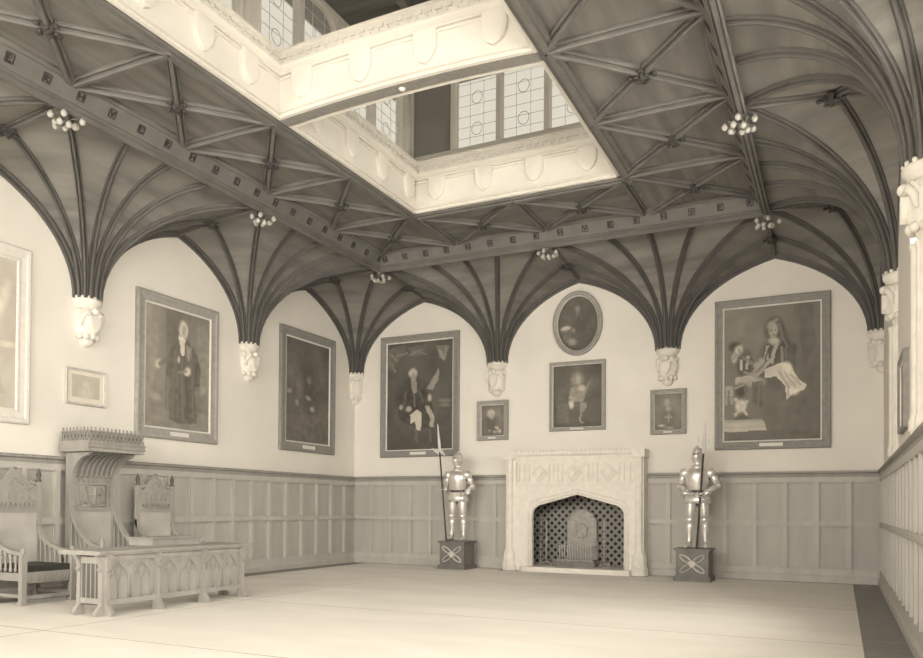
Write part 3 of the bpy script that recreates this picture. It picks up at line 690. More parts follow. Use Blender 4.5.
# small portrait right of fireplace
field = tonefield(vign(.50,.40), [(E,.5,.7,.3,.3,0,.40,.4),(E,.45,.24,.09,.1,0,.62,.3),(E,.5,.42,.1,.07,0,.60,.4),(P_, [(.48,.52),(.54,.52),(.54,.6),(.64,.6),(.64,.66),(.54,.66),(.54,.8),(.48,.8),(.48,.66),(.38,.66),(.38,.6),(.48,.6)], .62, .8),(E,.25,.87,.12,.03,0,.72,.4),(E,.55,.93,.15,.02,0,.6,.4)], .75, 9.1)
picture('small portrait under a corbel, right of the fireplace', 7.215, 3.165, .68, .87, .085, 'far', M['frame_mid'], field, slip=.025, depth=.09)
# large military portrait
field = tonefield(lambda x, y: .43+.05*(1-y)-.05*x, [
    (P_, [(.78,.0),(.92,.0),(.95,.3),(.84,.5),(.8,.3)], .37, .7), (P_, [(.72,0),(.8,0),(.8,.35)], .41, .6), (E,.2,.15,.2,.1,.3,.48,.6), (E,.75,.7,.25,.25,0,.39,.6),
    (P_, [(.0,.86),(.42,.855),(.46,.93),(0,.93)], .70, .9), (P_, [(0,.84),(.40,.84),(.42,.86),(0,.86)], .62, .9), (P_, [(0,.93),(1,.93),(1,1),(0,1)], .36, .6),
    (E,.56,.42,.17,.17,.2,.33,.35), (P_, [(.42,.3),(.6,.24),(.75,.3),(.75,.45),(.6,.5),(.42,.46)], .33, .8),
    (E,.53,.18,.10,.09,0,.30,.3), (E,.60,.24,.06,.1,-.3,.31,.35), (E,.52,.185,.05,.055,0,.64,.3), (E,.50,.15,.05,.03,-.3,.58,.4), (E,.53,.27,.06,.03,0,.68,.4),
    (P_, [(.44,.3),(.47,.3),(.47,.44),(.43,.42)], .7, .8), (P_, [(.53,.3),(.57,.29),(.52,.44),(.48,.42)], .72, .8), (P_, [(.28,.48),(.46,.38),(.5,.42),(.36,.52),(.3,.55)], .66, .85),
    (P_, [(.42,.47),(.62,.43),(.7,.45),(.78,.56),(.86,.6),(.84,.64),(.72,.66),(.66,.71),(.64,.6),(.56,.53),(.43,.53)], .78, .95), (E,.66,.47,.05,.04,0,.82,.4), (E,.72,.64,.06,.03,.3,.84,.4),
    (E,.11,.28,.055,.035,0,.26,.4), (E,.16,.32,.05,.045,0,.72,.3), (E,.11,.37,.035,.035,0,.70,.3), (E,.22,.42,.08,.09,0,.29,.4), (P_, [(.17,.38),(.2,.38),(.2,.47),(.17,.46)], .78, .8), (P_, [(.24,.36),(.27,.36),(.26,.46),(.23,.46)], .7, .8),
    (P_, [(.12,.52),(.3,.5),(.36,.54),(.24,.56),(.2,.6),(.12,.57)], .70, .85), (E,.33,.56,.1,.035,0,.62,.4), (P_, [(.3,.56),(.42,.55),(.4,.76),(.31,.72)], .36, .8),
    (E,.05,.6,.05,.02,0,.62,.3), (P_, [(.03,.62),(.1,.61),(.1,.66),(.03,.66)], .64, .8), (P_, [(.01,.68),(.11,.67),(.11,.72),(.02,.72)], .55, .8), (E,.18,.62,.06,.05,0,.28,.4),
    (E,.18,.74,.06,.045,0,.80,.3), (P_, [(.1,.68),(.13,.67),(.26,.8),(.24,.82)], .74, .8), (P_, [(.26,.68),(.28,.7),(.12,.82),(.1,.8)], .74, .8), (P_, [(.1,.84),(.2,.80),(.3,.84)], .33, .7),
    (Ln,.50,.13,.56,.11,.012,.56), (Ln,.58,.14,.62,.24,.010,.46), (Ln,.62,.24,.66,.32,.009,.44), (Ln,.50,.185,.50,.195,.006,.34), (Ln,.54,.183,.545,.19,.005,.34), (Ln,.515,.22,.535,.22,.004,.4),
    (Ln,.47,.32,.44,.42,.006,.25), (Ln,.57,.34,.53,.42,.006,.25), (Ln,.60,.32,.62,.42,.01,.55), (Ln,.64,.33,.66,.40,.006,.46), (Ln,.33,.44,.40,.40,.016,.62), (Ln,.33,.49,.46,.41,.007,.42),
    (Ln,.58,.5,.68,.62,.006,.6), (Ln,.64,.5,.74,.62,.006,.62), (Ln,.70,.52,.80,.60,.006,.62), (Ln,.66,.58,.68,.68,.006,.6),
    (Ln,.09,.38,.13,.34,.008,.5), (Ln,.16,.30,.17,.33,.008,.5), (Ln,.21,.37,.30,.42,.012,.5), (Ln,.30,.36,.36,.40,.012,.44), (Ln,.22,.48,.34,.52,.01,.55),
    (Ln,.02,.62,.02,.72,.01,.6), (Ln,.05,.62,.05,.72,.006,.4), (Ln,.08,.62,.08,.72,.006,.62), (Ln,.12,.6,.2,.58,.01,.58), (Ln,.22,.6,.26,.7,.008,.42), (Ln,.38,.56,.36,.74,.008,.44), (Ln,.0,.9,.44,.9,.003,.58)], .74, 11.3, nzs=4, nza=.03)
picture('largest portrait, of long-wigged men in armour, right on the far wall', 9.07, 3.795, 1.98, 2.8, .17, 'far', M['frame'], field, res=.016, slip=.035)
# picture on the right wall seen edge-on
field = tonefield(lambda x, y: .5, [(E,.5,.4,.2,.2,0,.6,.4)], 1.0, 2.2)
picture('framed picture on the right wall seen almost edge-on between the pale shafts', -5.02, 2.62, .95, .86, .08, 'right', M['frame'], field, slip=.02, plate=False, depth=.06, cat='picture', name='framed_picture')

# ------------------------------------------------------------------ fireplace
fx = 5.39
fp = thing('stone_fireplace', 'wide pale carved stone fireplace in the middle of the far wall', 'fireplace', (fx, FY, 0))
D = .35; hw = 1.43; ow = .945
s = MB()
# front slab with four-centred opening
zsp, zap = 1.17, 1.56
oc = .10; arch = [(-ow,0),(-ow,zsp),(-ow+.03,zsp+.09),(-ow+.12,zsp+.165),(-ow+.25,zsp+.2)]+[(0,zap)]+[(ow-.25,zsp+.2),(ow-.12,zsp+.165),(ow-.03,zsp+.09),(ow,zsp),(ow,0)]; arch = [(p[0]+oc, p[1]) for p in arch]; yk = -D+.09
TOPZ = 1.74
s.prism([(-hw,0),(-ow+oc,0),(-ow+oc,TOPZ),(-hw,TOPZ)], 1, -D, yk); s.prism([(ow+oc,0),(hw,0),(hw,TOPZ),(ow+oc,TOPZ)], 1, -D, yk); s.box(-hw,-1.1,yk,-.002,0,TOPZ); s.box(1.24,hw,yk,-.002,0,TOPZ); s.box(-1.1,1.24,yk,-.002,1.62,TOPZ)
for i in range(1, len(arch)-2):
    a, b = arch[i], arch[i+1]; s.prism([a, b, (b[0],TOPZ), (a[0],TOPZ)], 1, -D, yk)
s.box(-hw, hw, -D, 0, 2.24, 2.3); s.box(-hw, -1.2, -D, 0, TOPZ, 2.24); s.box(1.2, hw, -D, 0, TOPZ, 2.24); s.box(-1.2, 1.2, -D+.05, 0, TOPZ, 2.24)
s.build('chimneypiece', M['stone'], fp)
s = MB()     # opening moulding
for off, r in ((.03,.018), (.085,.014)):
    pts = []
    for (x, z) in arch:
        x -= oc; k = (abs(x)+off)/abs(x) if abs(x) > .05 else 1
        pts.append((x*k+oc, -D-.004, z+(off*1.1 if z > .1 else 0)))
    s.tube(pts, r, 6)
s.build('opening_moulding', M['stone'], fp)
for sx in (-1, 1):
    c = sx*1.34; s = MB()
    s.lathe([(.10,.0),(.10,.28),(.075,.36),(.075,2.28)], (c,-D+.0,0), 8, smooth=False)
    s.lathe([(.17,0),(.17,.14),(.15,.17),(.145,.3),(.12,.4),(.075,.5)], (c,-D+.04,0), 8, smooth=False)
    s.box(c-.125, c+.125, -D-.1, -.002, 2.28, 2.44)
    s.build('pilaster', M['stone'], fp)
s = MB()
s.prism([(0,2.3),(-D-.03,2.3),(-D-.03,2.33),(-D-.08,2.37),(-D-.08,2.42),(0,2.42)], 0, -hw-.03, hw+.03)
x = -hw
while x < hw: s.box(x, x+.04, -D-.07, -D-.03, 2.42, 2.455); x += .08
s.build('mantel_cornice', M['stone'], fp)
s = MB()
for cx in (-.72, 0, .72):
    for k in range(4):
        a = k*PI/2+PI/4; ring = [(cx+.045*math.cos(a)*1.3+.065*math.cos(q*PI/6), -D+.04, 1.99+.045*math.sin(a)*1.3+.065*math.sin(q*PI/6)) for q in range(13)]
        s.tube(ring, .009, 5)
    ring = [(cx+.17*math.cos(q*PI/2), -D+.043, 1.99+.17*math.sin(q*PI/2)) for q in range(5)]; s.tube(ring, .011, 5)
    s.prism([(cx-.06,2.05),(cx+.06,2.05),(cx+.06,1.98),(cx,1.91),(cx-.06,1.98)], 1, -D+.02, -D+.05)
for a, b in ((-1.15,-.93), (-.5,-.22), (.22,.5), (.93,1.15)):
    n = max(2, int((b-a)/.075))
    for i in range(n+1):
        x = a+(b-a)*i/n; s.box(x-.012, x+.012, -D+.02, -D+.05, 1.82, 2.18)
s.box(-1.2, 1.2, -D+.02, -D+.05, 1.76, 1.8); s.box(-1.2, 1.2, -D+.02, -D+.05, 2.2, 2.24)
s.build('carved_frieze', M['stone'], fp)
s = MB(); pts = [(-1.12,-.05),(-1.12,-.32),(-1.0,-.5),(-.8,-.56),(.8,-.56),(1.0,-.5),(1.12,-.32),(1.12,-.05)]
s.prism([(-1.08,.44),(-1.08,-D),(-1.08,-.45),(-1.0,-.55),(-.85,-.6),(1.05,-.6),(1.2,-.55),(1.23,-.45),(1.23,-D),(1.23,.44)], 2, 0, .10)
s.build('hearth', M['stone'], fp)
s = MB()     # firebox lining, part of the far wall
yb = FY+.45; xa, xb = 4.29, 6.63
s.box(xa, xb, yb, yb+.05, 0, 1.7); s.box(xa-.05, xa, FY-.26, yb, 0, 1.62); s.box(xb, xb+.05, FY-.26, yb, 0, 1.62); s.box(xa, xb, FY-.0, yb, 1.62, 1.7)
struct(s, 'trim_30', M['lattice'])
# fireback plate
t = thing('fireback', 'tall shaped iron fireback plate standing in the fireplace', 'fireback', (fx-.01, FY+.34, .10))
poly = [(-.32,0),(.32,0),(.32,.98),(.26,1.0),(.24,1.09),(.14,1.12),(.10,1.17),(-.10,1.17),(-.14,1.12),(-.24,1.09),(-.26,1.0),(-.32,.98)]
MB().prism(poly, 1, 0, .04).build('plate', M['iron'], t)
s = MB(); s.tube([(p[0]*.97, -.002, max(.01, p[1]*.985)) for p in poly+[poly[0]]], .009, 6); s.tube([(.12*math.cos(a*PI/8), -.002, .72+.15*math.sin(a*PI/8)) for a in range(17)], .01, 5); s.build('raised_border', M['iron'], t)
# grate
t = thing('fire_grate', 'low iron basket grate in front of the fireback', 'grate', (fx+.0, FY+.02, .10))
s = MB()
for i in range(13):
    x = -.33+.055*i; s.tube([(x,-.12,.13),(x,-.15,.3),(x,-.16,.44)], .009, 6)
s.build('upright_bars', M['blade'], t, label='pale iron upright bars')
s = MB(); s.box(-.36,.36,-.15,-.12,.12,.145); s.box(-.36,.36,-.175,-.15,.40,.43); s.box(-.36,.36,.22,.25,.12,.15)
for x in (-.35,.35): s.bar((x,-.14,.13), (x,.24,.13), .03, .03); s.bar((x,-.16,.41), (x,.24,.41), .02, .02); s.bar((x,.24,.13), (x,.24,.55), .025, .025)
for k in range(9): x = -.3+.075*k; s.bar((x,-.14,.125), (x,.24,.125), .018, .018)
s.build('basket', M['iron'], t)
for x in (-.36,.36):
    for y in (-.14,.23): MB().tube([(x,y,.14),(x,y,0)], [.016,.02], 6).build('leg', M['iron'], t)
MB().box(-.42,.42,-.19,-.16,.0,.11).build('apron', M['iron_dark'], t)
def andiron(x, label):
    t = thing('andiron', label, 'andiron', (fx+x+.06, FY-.12, .10), group=None)
    s = MB().lathe([(.02,.08),(.02,.5),(.035,.52),(.035,.55),(.018,.57),(.018,.85),(.03,.88),(.012,.92),(.001,.96)], (0,-.05,0), 10); s.build('standard', M['iron'], t)
    MB().bar((0,-.05,.12), (0,.3,.12), .025, .03).build('log_bar', M['iron'], t)
    s = MB(); s.tube([(-.11,-.05,0),(-.07,-.05,.07),(0,-.05,.1),(.07,-.05,.07),(.11,-.05,0)], .016, 6); s.tube([(0,.3,.12),(0,.3,0)], .014, 6); s.build('foot', M['iron'], t)
andiron(-.66, 'left andiron, a slender upright iron in the fireplace'); andiron(.55, 'right andiron, beside the grate in the fireplace')
fi = thing('fire_iron', 'thin poker rod leaning upright at the far left of the fireplace', 'poker', (fx-.74, FY-.12, .10))
MB().tube([(0,0,0),(0,.02,.95)], .01, 6).build('rod', M['iron'], fi); MB().ball((0,.02,.97), .025).build('knob', M['iron'], fi)

# ------------------------------------------------------------------ suits of armour on pedestals
def pedestal(x, y, w_, d_, label):
    t = thing('pedestal', label, 'pedestal', (x, y, .006))
    MB().box(-w_/2+.04, w_/2-.04, -d_/2+.04, d_/2-.04, .09, .53).build('block', M['pedestal'], t)
    s = MB(); s.box(-w_/2, w_/2, -d_/2, d_/2, 0, .07); s.box(-w_/2+.02, w_/2-.02, -d_/2+.02, d_/2-.02, .07, .09); s.build('plinth', M['pedestal'], t)
    s = MB(); s.box(-w_/2+.02, w_/2-.02, -d_/2+.02, d_/2-.02, .53, .55); s.box(-w_/2, w_/2, -d_/2, d_/2, .55, .58); s.build('cap', M['pedestal'], t)
    yf = -d_/2+.035; s = MB()
    for rot in (.75, -.75):                                     # crossed loops and ribbon in relief
        for sg in (-1, 1):
            c = Vector((sg*.15*math.cos(rot), yf, .31+sg*.16*math.sin(rot)*.75)); pts = []
            for q in range(13):
                a = q*PI/6; u = .13*math.cos(a); v = .05*math.sin(a); pts.append((c.x+u*math.cos(rot)-v*math.sin(rot), yf, c.z+(u*math.sin(rot)+v*math.cos(rot))*.8))
            s.tube(pts, .014 if rot < 0 else .008, 6)
    s.ball((0,yf,.31), .06, 10, 7, sy=.5); s.prism([(-.06,.35),(.06,.35),(.05,.28),(0,.24),(-.05,.28)], 1, yf-.03, yf+.02)
    s.build('relief_ornament', M['relief'], t, label='pale carved relief of loops and a small shield')
    return t
def limb(name, pts, rad, t, m_='steel', n=12, ey=1.0): return MB().tube(pts, rad, n, ey=ey).build(name, M[m_], t)
def gauntlet(t, c, dirv, side, grip=None):
    # cuff, palm and five bent fingers, closed round a shaft or on the hip
    c = Vector(c); d = Vector(dirv).normalized(); s = MB(); s.tube([c-d*.12, c-d*.05, c], [.05,.042,.034], 10); s.tube([c, c+d*.045, c+d*.085], [.034,.045,.036], 10, ey=.6)
    sd = d.cross(Vector((0,1,0))); sd = sd.normalized() if sd.length > .1 else Vector((1,0,0)); curl = Vector((0,-1,0)) if grip is None else Vector(grip)
    for k in range(4):
        o = c+d*.08+sd*(.03-.02*k); L_ = (.8,1,.95,.75)[k]
        s.tube([o, o+d*.03*L_+curl*.012, o+d*.035*L_+curl*.04, o+curl*.055], [.0105,.010,.009,.008], 6)
    o = c+d*.03+sd*.04; s.tube([o, o+sd*.02+d*.02+curl*.02, o+d*.03+curl*.05], [.012,.011,.009], 6)
    return s.build('gauntlet', M['steel'], t)
def armour(x, y, label, pose):
    t = thing('suit_of_armour', label, 'suit of armour', (x, y, .586))
    H = 1.0
    # legs: cuisse, knee cop, greave, pointed foot
    for sx in (-1, 1):
        s = MB(); hx = sx*.105; kx = sx*.125; ax = sx*.14
        s.tube([(hx,0,.90),(hx*1.05,-.005,.80),(kx,-.01,.62),(kx,-.012,.54)], [.095,.092,.075,.062], 14)
        s.tube([(kx,-.01,.50),(ax*.97,.015,.38),(ax*.97,.018,.30),(ax,.005,.14),(ax,0,.08)], [.056,.066,.062,.043,.045], 14)
        s.build('leg_armour', M['steel'], t)
        s = MB(); s.ball((kx,-.035,.525), .07, 12, 8, sz=1.0, sy=.85); s.ball((kx+sx*.06,-.01,.525), .045, 10, 7, sx=.4); s.build('knee_cop', M['steel'], t)
        s = MB(); pts = [(ax,.05,.045),(ax+sx*.005,-.01,.06),(ax+sx*.02,-.09,.045),(ax+sx*.035,-.17,.03),(ax+sx*.045,-.23,.018)]
        s.tube(pts, [.035,.048,.045,.034,.012], 10, ey=.8); s.build('sabaton', M['steel'], t)
    # mail breeches showing between the thighs
    MB().tube([(-.08,.02,.92),(0,.02,.82),(.08,.02,.92)], [.07,.06,.07], 10).build('mail_fork', M['steel_dark'], t)
    # fauld and tassets
    s = MB(); s.lathe([(.175,1.04),(.185,1.0),(.21,.95),(.225,.9),(.24,.82),(.23,.82),(.15,.9)], (0,0,0), 24, 1.0, .72, f=lambda a, z: 1+.02*math.cos(8*a))
    s.build('tasset_skirt', M['steel'], t)
    s = MB()
    for z, r in ((1.0,.188),(.95,.208),(.89,.22)): s.lathe([(r,z-.004),(r+.008,z),(r,z+.004)], (0,0,0), 24, 1.0, .72)
    s.build('lame_edges', M['steel'], t)
    # breastplate
    s = MB(); s.lathe([(.155,1.03),(.165,1.08),(.195,1.18),(.215,1.28),(.21,1.36),(.185,1.43),(.12,1.475),(.075,1.49)], (0,0,0), 28, 1.0, .74, f=lambda a, z: 1+.09*max(0, math.cos(a+PI/2))**8)
    s.build('breastplate', M['steel'], t)
    MB().lathe([(.165,1.015),(.176,1.02),(.176,1.055),(.165,1.06)], (0,0,0), 24, 1.0, .76).build('belt', M['steel_dark'], t, label='dark belt at the waist')
    # gorget and helmet
    s = MB(); s.lathe([(.11,1.46),(.115,1.49),(.085,1.52),(.075,1.56),(.08,1.59)], (0,0,0), 18, 1, .95); s.build('gorget', M['steel'], t)
    s = MB(); s.lathe([(.075,1.57),(.095,1.60),(.108,1.66),(.112,1.72),(.105,1.78),(.08,1.83),(.045,1.86),(.012,1.872),(.001,1.875)], (0,.005,0), 20, .92, 1.12)
    s.build('helmet', M['steel'], t)
    s = MB(); s.lathe([(.08,1.58),(.105,1.61),(.12,1.655),(.13,1.69),(.118,1.715),(.113,1.73)], (0,-.01,0), 20, .9, 1.22, a0=PI, a1=2*PI, f=lambda a, z: 1+.15*max(0, math.cos(a+PI/2))**5)
    s.build('visor', M['steel'], t)
    s = MB(); s.box(-.065,-.008,-.145,-.09,1.732,1.742); s.box(.008,.065,-.145,-.09,1.732,1.742); s.build('eye_slit', M['steel_dark'], t, label='dark eye slits')
    s = MB(); s.tube([(0,-.1,1.80),(0,-.02,1.882),(0,.08,1.86),(0,.125,1.76)], [.006,.012,.012,.006], 6); s.build('helmet_comb', M['steel'], t)
    for sx, (sh, el, ha, dv) in zip((-1, 1), pose):
        s = MB(); c = Vector(sh); 
        s.lathe([(.001,.075),(.05,.068),(.085,.035),(.098,-.01),(.092,-.06),(.075,-.1)], tuple(c), 14, 1.0, .95); s.build('pauldron', M['steel'], t)
        limb('upper_arm_armour', [c, (c+Vector(el))/2+Vector((sx*.01,0,0)), el], [.062,.06,.05], t)
        s = MB(); s.ball(el, .06, 12, 8); s.ball(Vector(el)+Vector((sx*.035,0,0)), .04, 10, 6, sx=.6); s.build('elbow_cop', M['steel'], t)
        limb('forearm_armour', [el, (Vector(el)+Vector(ha))/2, Vector(ha)], [.05,.052,.036], t)
        gauntlet(t, ha, dv, sx, grip=(0,-1,0))
        MB().tube([Vector(sh)+Vector((-sx*.045,-.02,-.1)), Vector(sh)+Vector((-sx*.03,-.01,-.16))], [.05,.03], 8).build('armpit_mail', M['steel_dark'], t)
    return t
pedestal(2.97, -.475, .63, .6, 'dark square pedestal under the left suit of armour')
pedestal(7.85, -.74, .64, .58, 'dark square pedestal under the right suit of armour')
pL = [((-.22,0,1.40), (-.27,.0,1.13), (-.25,-.13,1.06), (.0,-.6,.05)), ((.22,0,1.40), (.32,.04,1.14), (.22,-.10,.99), (-.7,-.2,-.2))]
pR = [((-.22,0,1.40), (-.29,.0,1.14), (-.13,-.2,1.00), (.8,-.25,-.1)), ((.22,0,1.40), (.35,.0,1.15), (.14,-.2,1.00), (-.8,-.25,-.1))]
armour(2.97, -.47, 'plate suit of armour left of the fireplace, one hand on its hip', pL)
a2 = armour(7.90, -.74, 'plate suit of armour right of the fireplace, both hands at its waist', pR); a2.scale = (1, 1, .975)
t = thing('halberd', 'long halberd held beside the left suit of armour', 'halberd', (2.83, -.71, .586)); t.rotation_euler = (0, math.radians(-5.2), 0)
MB().tube([(0,0,0),(0,0,1.86)], .017, 8).build('shaft', M['pole'], t)
s = MB(); s.lathe([(.022,1.84),(.028,1.9),(.03,2.05),(.012,2.42),(.001,2.47)], (0,0,0), 8, 1.2, .5)
s.prism([(.0,1.78),(-.06,1.84),(-.14,1.90),(-.17,1.98),(-.12,1.94),(-.06,1.93),(0,1.95)], 1, -.006, .006); s.prism([(0,1.84),(.08,1.80),(.13,1.74),(.1,1.84),(.06,1.90),(0,1.92)], 1, -.006, .006)
s.build('blade', M['blade'], t, label='bright pointed blade with side hook')
t = thing('partisan', 'long-shafted weapon held before the right suit of armour', 'polearm', (7.93, -.99, .586)); t.rotation_euler = (math.radians(-1.5), math.radians(3.6), 0)
MB().tube([(0,0,0),(0,0,1.68)], .017, 8).build('shaft', M['pole'], t)
s = MB(); s.lathe([(.02,1.66),(.026,1.72),(.03,1.8),(.012,2.2),(.001,2.26)], (0,0,0), 8, 1.1, .5); s.prism([(-.13,2.0),(-.11,1.82),(-.02,1.76),(0,1.76),(0,1.81),(-.08,1.86),(-.11,2.0)], 1, -.006, .006)
s.prism([(0,1.76),(.02,1.76),(.09,1.82),(.10,1.95),(.08,1.95),(.06,1.86),(0,1.81)], 1, -.006, .006); s.build('blade', M['blade'], t, label='pale pronged head')

# ------------------------------------------------------------------ gothic chairs and desk
def arc(c, r, a0, a1, n=10, ax='xz', y=0):
    return [(c[0]+r*math.cos(a0+(a1-a0)*i/n), y, c[1]+r*math.sin(a0+(a1-a0)*i/n)) for i in range(n+1)]
def lancet(s, cx, z0, z1, w_, y, r=.008):
    # pointed arch tracery: two arcs over two uprights
    hz = w_*.85
    for sg in (-1, 1):
        pts = [(cx+sg*w_/2, y, z0), (cx+sg*w_/2, y, z1-hz)]
        for i in range(1, 7):
            a = i/6*math.radians(60); pts.append((cx+sg*(w_/2-(w_)*(1-math.cos(a))), y, z1-hz+hz*math.sin(a)/math.sin(math.radians(60))))
        s.tube(pts, r, 5)
def side_wing(t, W, zt, zb, yf, seat=.42):
    for sg in (-1, 1):
        s = MB(); x = sg*W/2; pts = []
        for i in range(15):
            q = i/14*PI/2; pts.append((x, -.03+(yf+.03)*(1-math.cos(q)), zt-(zt-zb)*math.sin(q)))
        prof = [(-.03,-.025),(.03,-.025),(.03,.025),(-.03,.025)]; ups = []
        for i, p in enumerate(pts):
            a = Vector(pts[min(i+1,14)])-Vector(pts[max(i-1,0)]); a.normalize(); ups.append(Vector((0,-a.z,a.y)).normalized())
        s.sweep([Vector(p) for p in pts], prof, ups, [Vector((1,0,0))]*15); o = s.build('curved_arm', M['furn'], t)
        s = MB()
        for y in [-.10, -.20, -.30, -.40, -.50, -.60]:
            if y < yf+.06: continue
            q = math.acos(max(-1, min(1, 1-(y+.03)/(yf+.03)))); z = zt-(zt-zb)*math.sin(q)
            s.lathe([(.018,seat),(.025,seat+.03),(.014,seat+.06),(.014,z-.1),(.026,z-.07),(.026,z-.04),(.012,z-.01)], (x,y,0), 8)
        s.build('spindles', M['furn'], o)
        s = MB(); s.bar((x,-.03,seat-.06), (x,yf,seat-.06), .04, .1); s.bar((x,-.03,.12), (x,yf,.12), .03, .04); s.build('side_rail', M['furn'], t)
def finial(s, x, y, z, h=.16):
    s.lathe([(.035,0),(.04,h*.1),(.02,h*.2),(.034,h*.45),(.03,h*.6),(.012,h*.9),(.001,h)], (x,y,z), 10)
def chair(label, loc, rz):
    t = thing('gothic_armchair', label, 'chair', loc, rz, 'gothic armchairs beside the throne'); W = .70; yf = -.74
    for sg in (-1, 1):
        s = MB(); s.box(sg*W/2-.03, sg*W/2+.03, -.06, 0, 0, 1.60); s.build('back_post', M['furn'], t)
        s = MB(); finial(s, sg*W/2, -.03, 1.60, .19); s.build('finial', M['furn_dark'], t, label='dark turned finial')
        s = MB(); s.box(sg*W/2-.035, sg*W/2+.035, yf-.035, yf+.035, 0, .66); finial(s, sg*W/2, yf, .66, .07); s.box(sg*W/2-.05, sg*W/2+.05, yf-.05, yf+.05, 0, .05); s.build('front_post', M['furn'], t)
    MB().box(-W/2+.03, W/2-.03, -.045, -.02, .36, 1.17).build('back_panel', M['panel_leather'], t, label='plain pale lower back panel')
    s = MB(); s.box(-W/2+.03, W/2-.03, -.05, -.01, 1.17, 1.52)
    for (a, b) in ((1.17,1.19),(1.33,1.35),(1.5,1.53)): s.box(-W/2+.03, W/2-.03, -.062, -.05, a, b)
    for k in range(9):                                        # carved foliage band
        x = -.26+.065*k; s.tube([(x-.025,-.055,1.23),(x,-.058,1.30),(x+.025,-.055,1.24),(x+.005,-.055,1.21)], .008, 5)
    for k in range(6): lancet(s, -.255+.102*k, 1.36, 1.5, .085, -.054, .006)
    s.build('carved_back_rail', M['furn'], t)
    s = MB(); s.prism([(-.24,1.50),(.24,1.50),(0,1.76)], 1, -.04, -.015)
    for sg in (-1, 1): s.bar((sg*.25,-.035,1.50), (0,-.035,1.78), .045, .03, (0,1,0)); s.bar((sg*.15,-.045,1.52), (0,-.045,1.68), .016, .016, (0,1,0)); s.bar((sg*.34,-.035,1.56), (sg*.2,-.035,1.6), .03, .03)
    s.tube([(.05*math.cos(a*PI/6),-.045,1.58+.05*math.sin(a*PI/6)) for a in range(13)], .009, 5); s.build('gable', M['furn'], t)
    side_wing(t, W, 1.06, .66, yf)
    MB().box(-W/2+.02, W/2-.02, yf+.0, -.05, .42, .50).build('seat_cushion', M['leather'], t, label='dark leather seat cushion')
    s = MB(); s.box(-W/2+.03, W/2-.03, yf-.015, yf+.02, .28, .42)
    for k in range(12): x = -.29+.05*k; s.bar((x,yf-.018,.30), (x+.04,yf-.018,.40), .014, .012, (0,1,0))
    s.build('carved_front_rail', M['furn'], t)
    s = MB(); s.bar((-W/2,yf,.1), (W/2,yf,.1), .035, .05); s.build('stretcher', M['furn'], t); MB().box(-W/2+.03, W/2-.03, yf+.02, -.05, .34, .42).build('seat_frame', M['furn_dark'], t)
    return t
cl = chair('gabled oak armchair cut by the left edge, left of the canopied throne', (.20, -8.39, 0), PI/2)
cr_ = chair('gabled oak armchair to the right of the canopied throne, behind the desk', (.20, -6.0, 0), PI/2)

t = thing('canopied_throne', 'tall carved oak throne with a projecting crested canopy', 'throne', (.10, -7.12, 0), PI/2)
W = .74; yf = -.74
for sg in (-1, 1):
    s = MB(); s.box(sg*W/2-.035, sg*W/2+.035, -.10, 0, 0, 2.05); s.build('back_post', M['furn'], t)
    s = MB(); s.box(sg*W/2-.035, sg*W/2+.035, yf-.035, yf+.035, 0, .68); finial(s, sg*W/2, yf, .68, .14); s.build('front_post', M['furn'], t)
    # side cheek under the canopy, hollow-curved at its front
    pr = [(-.10,2.05),(-.50,2.05)]+[(-.50+.38*math.sin(i*PI/20)**1.0, 2.05-.05-.36*(1-math.cos(i*PI/20))) for i in range(1,11)]+[(-.10,1.58)]
    s = MB(); s.prism(pr, 0, sg*W/2-.03, sg*W/2+.03); s.build('canopy_bracket', M['furn'], t)
MB().box(-W/2+.03, W/2-.03, -.06, -.02, .36, 1.19).build('back_panel', M['panel_leather'], t, label='plain leather lower back panel')
s = MB(); s.box(-W/2+.03, W/2-.03, -.08, -.02, 1.19, 1.68)
s.tube([(-.22,-.085,1.26),(-.22,-.085,1.58),(.22,-.085,1.58),(.22,-.085,1.26),(-.22,-.085,1.26)], .010, 5)
s.prism([(-.10,1.55),(.10,1.55),(.10,1.40),(.06,1.31),(0,1.27),(-.06,1.31),(-.10,1.40)], 1, -.115, -.08)
s.tube([(0,-.12,1.54),(0,-.12,1.30)], .02, 6); s.tube([(-.09,-.12,1.43),(.09,-.12,1.43)], .018, 6)
for k in range(6): s.tube([(-.29,-.085,1.27+.055*k),(-.25,-.095,1.30+.055*k),(-.29,-.085,1.32+.055*k)], .009, 5); s.tube([(.29,-.085,1.27+.055*k),(.25,-.095,1.30+.055*k),(.29,-.085,1.32+.055*k)], .009, 5)
for sg in (-1, 1):
    s.tube([(sg*.12,-.09,1.30),(sg*.17,-.1,1.36),(sg*.12,-.1,1.42),(sg*.18,-.1,1.48),(sg*.13,-.09,1.55)], .013, 6); s.ball((sg*.19,-.085,1.32), .02, 8, 5)
s.build('coat_of_arms_panel', M['furn'], t, label='pale panel carved with a coat of arms')
s = MB()      # coved underside of the canopy with ribs
N_ = 12; cov = [(-.08-.40*(1-math.cos(i/N_*PI/2)), 1.70+.35*math.sin(i/N_*PI/2)) for i in range(N_+1)]
vs = []
for (y, z) in cov: vs += [(-W/2+.03,y,z),(W/2-.03,y,z),(-W/2+.03,y+.02,z+.01) ,(W/2-.03,y+.02,z+.01)]
s.add(vs, [(4*i,4*i+1,4*i+5,4*i+4) for i in range(N_)]+[(4*i+2,4*i+6,4*i+7,4*i+3) for i in range(N_)])
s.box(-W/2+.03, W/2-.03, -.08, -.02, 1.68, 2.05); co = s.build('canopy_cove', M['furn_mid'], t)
s = MB()
for k in range(8):
    x = -.30+.6*k/7; s.tube([(x,y-.01,z-.008) for y, z in cov], .014, 6)
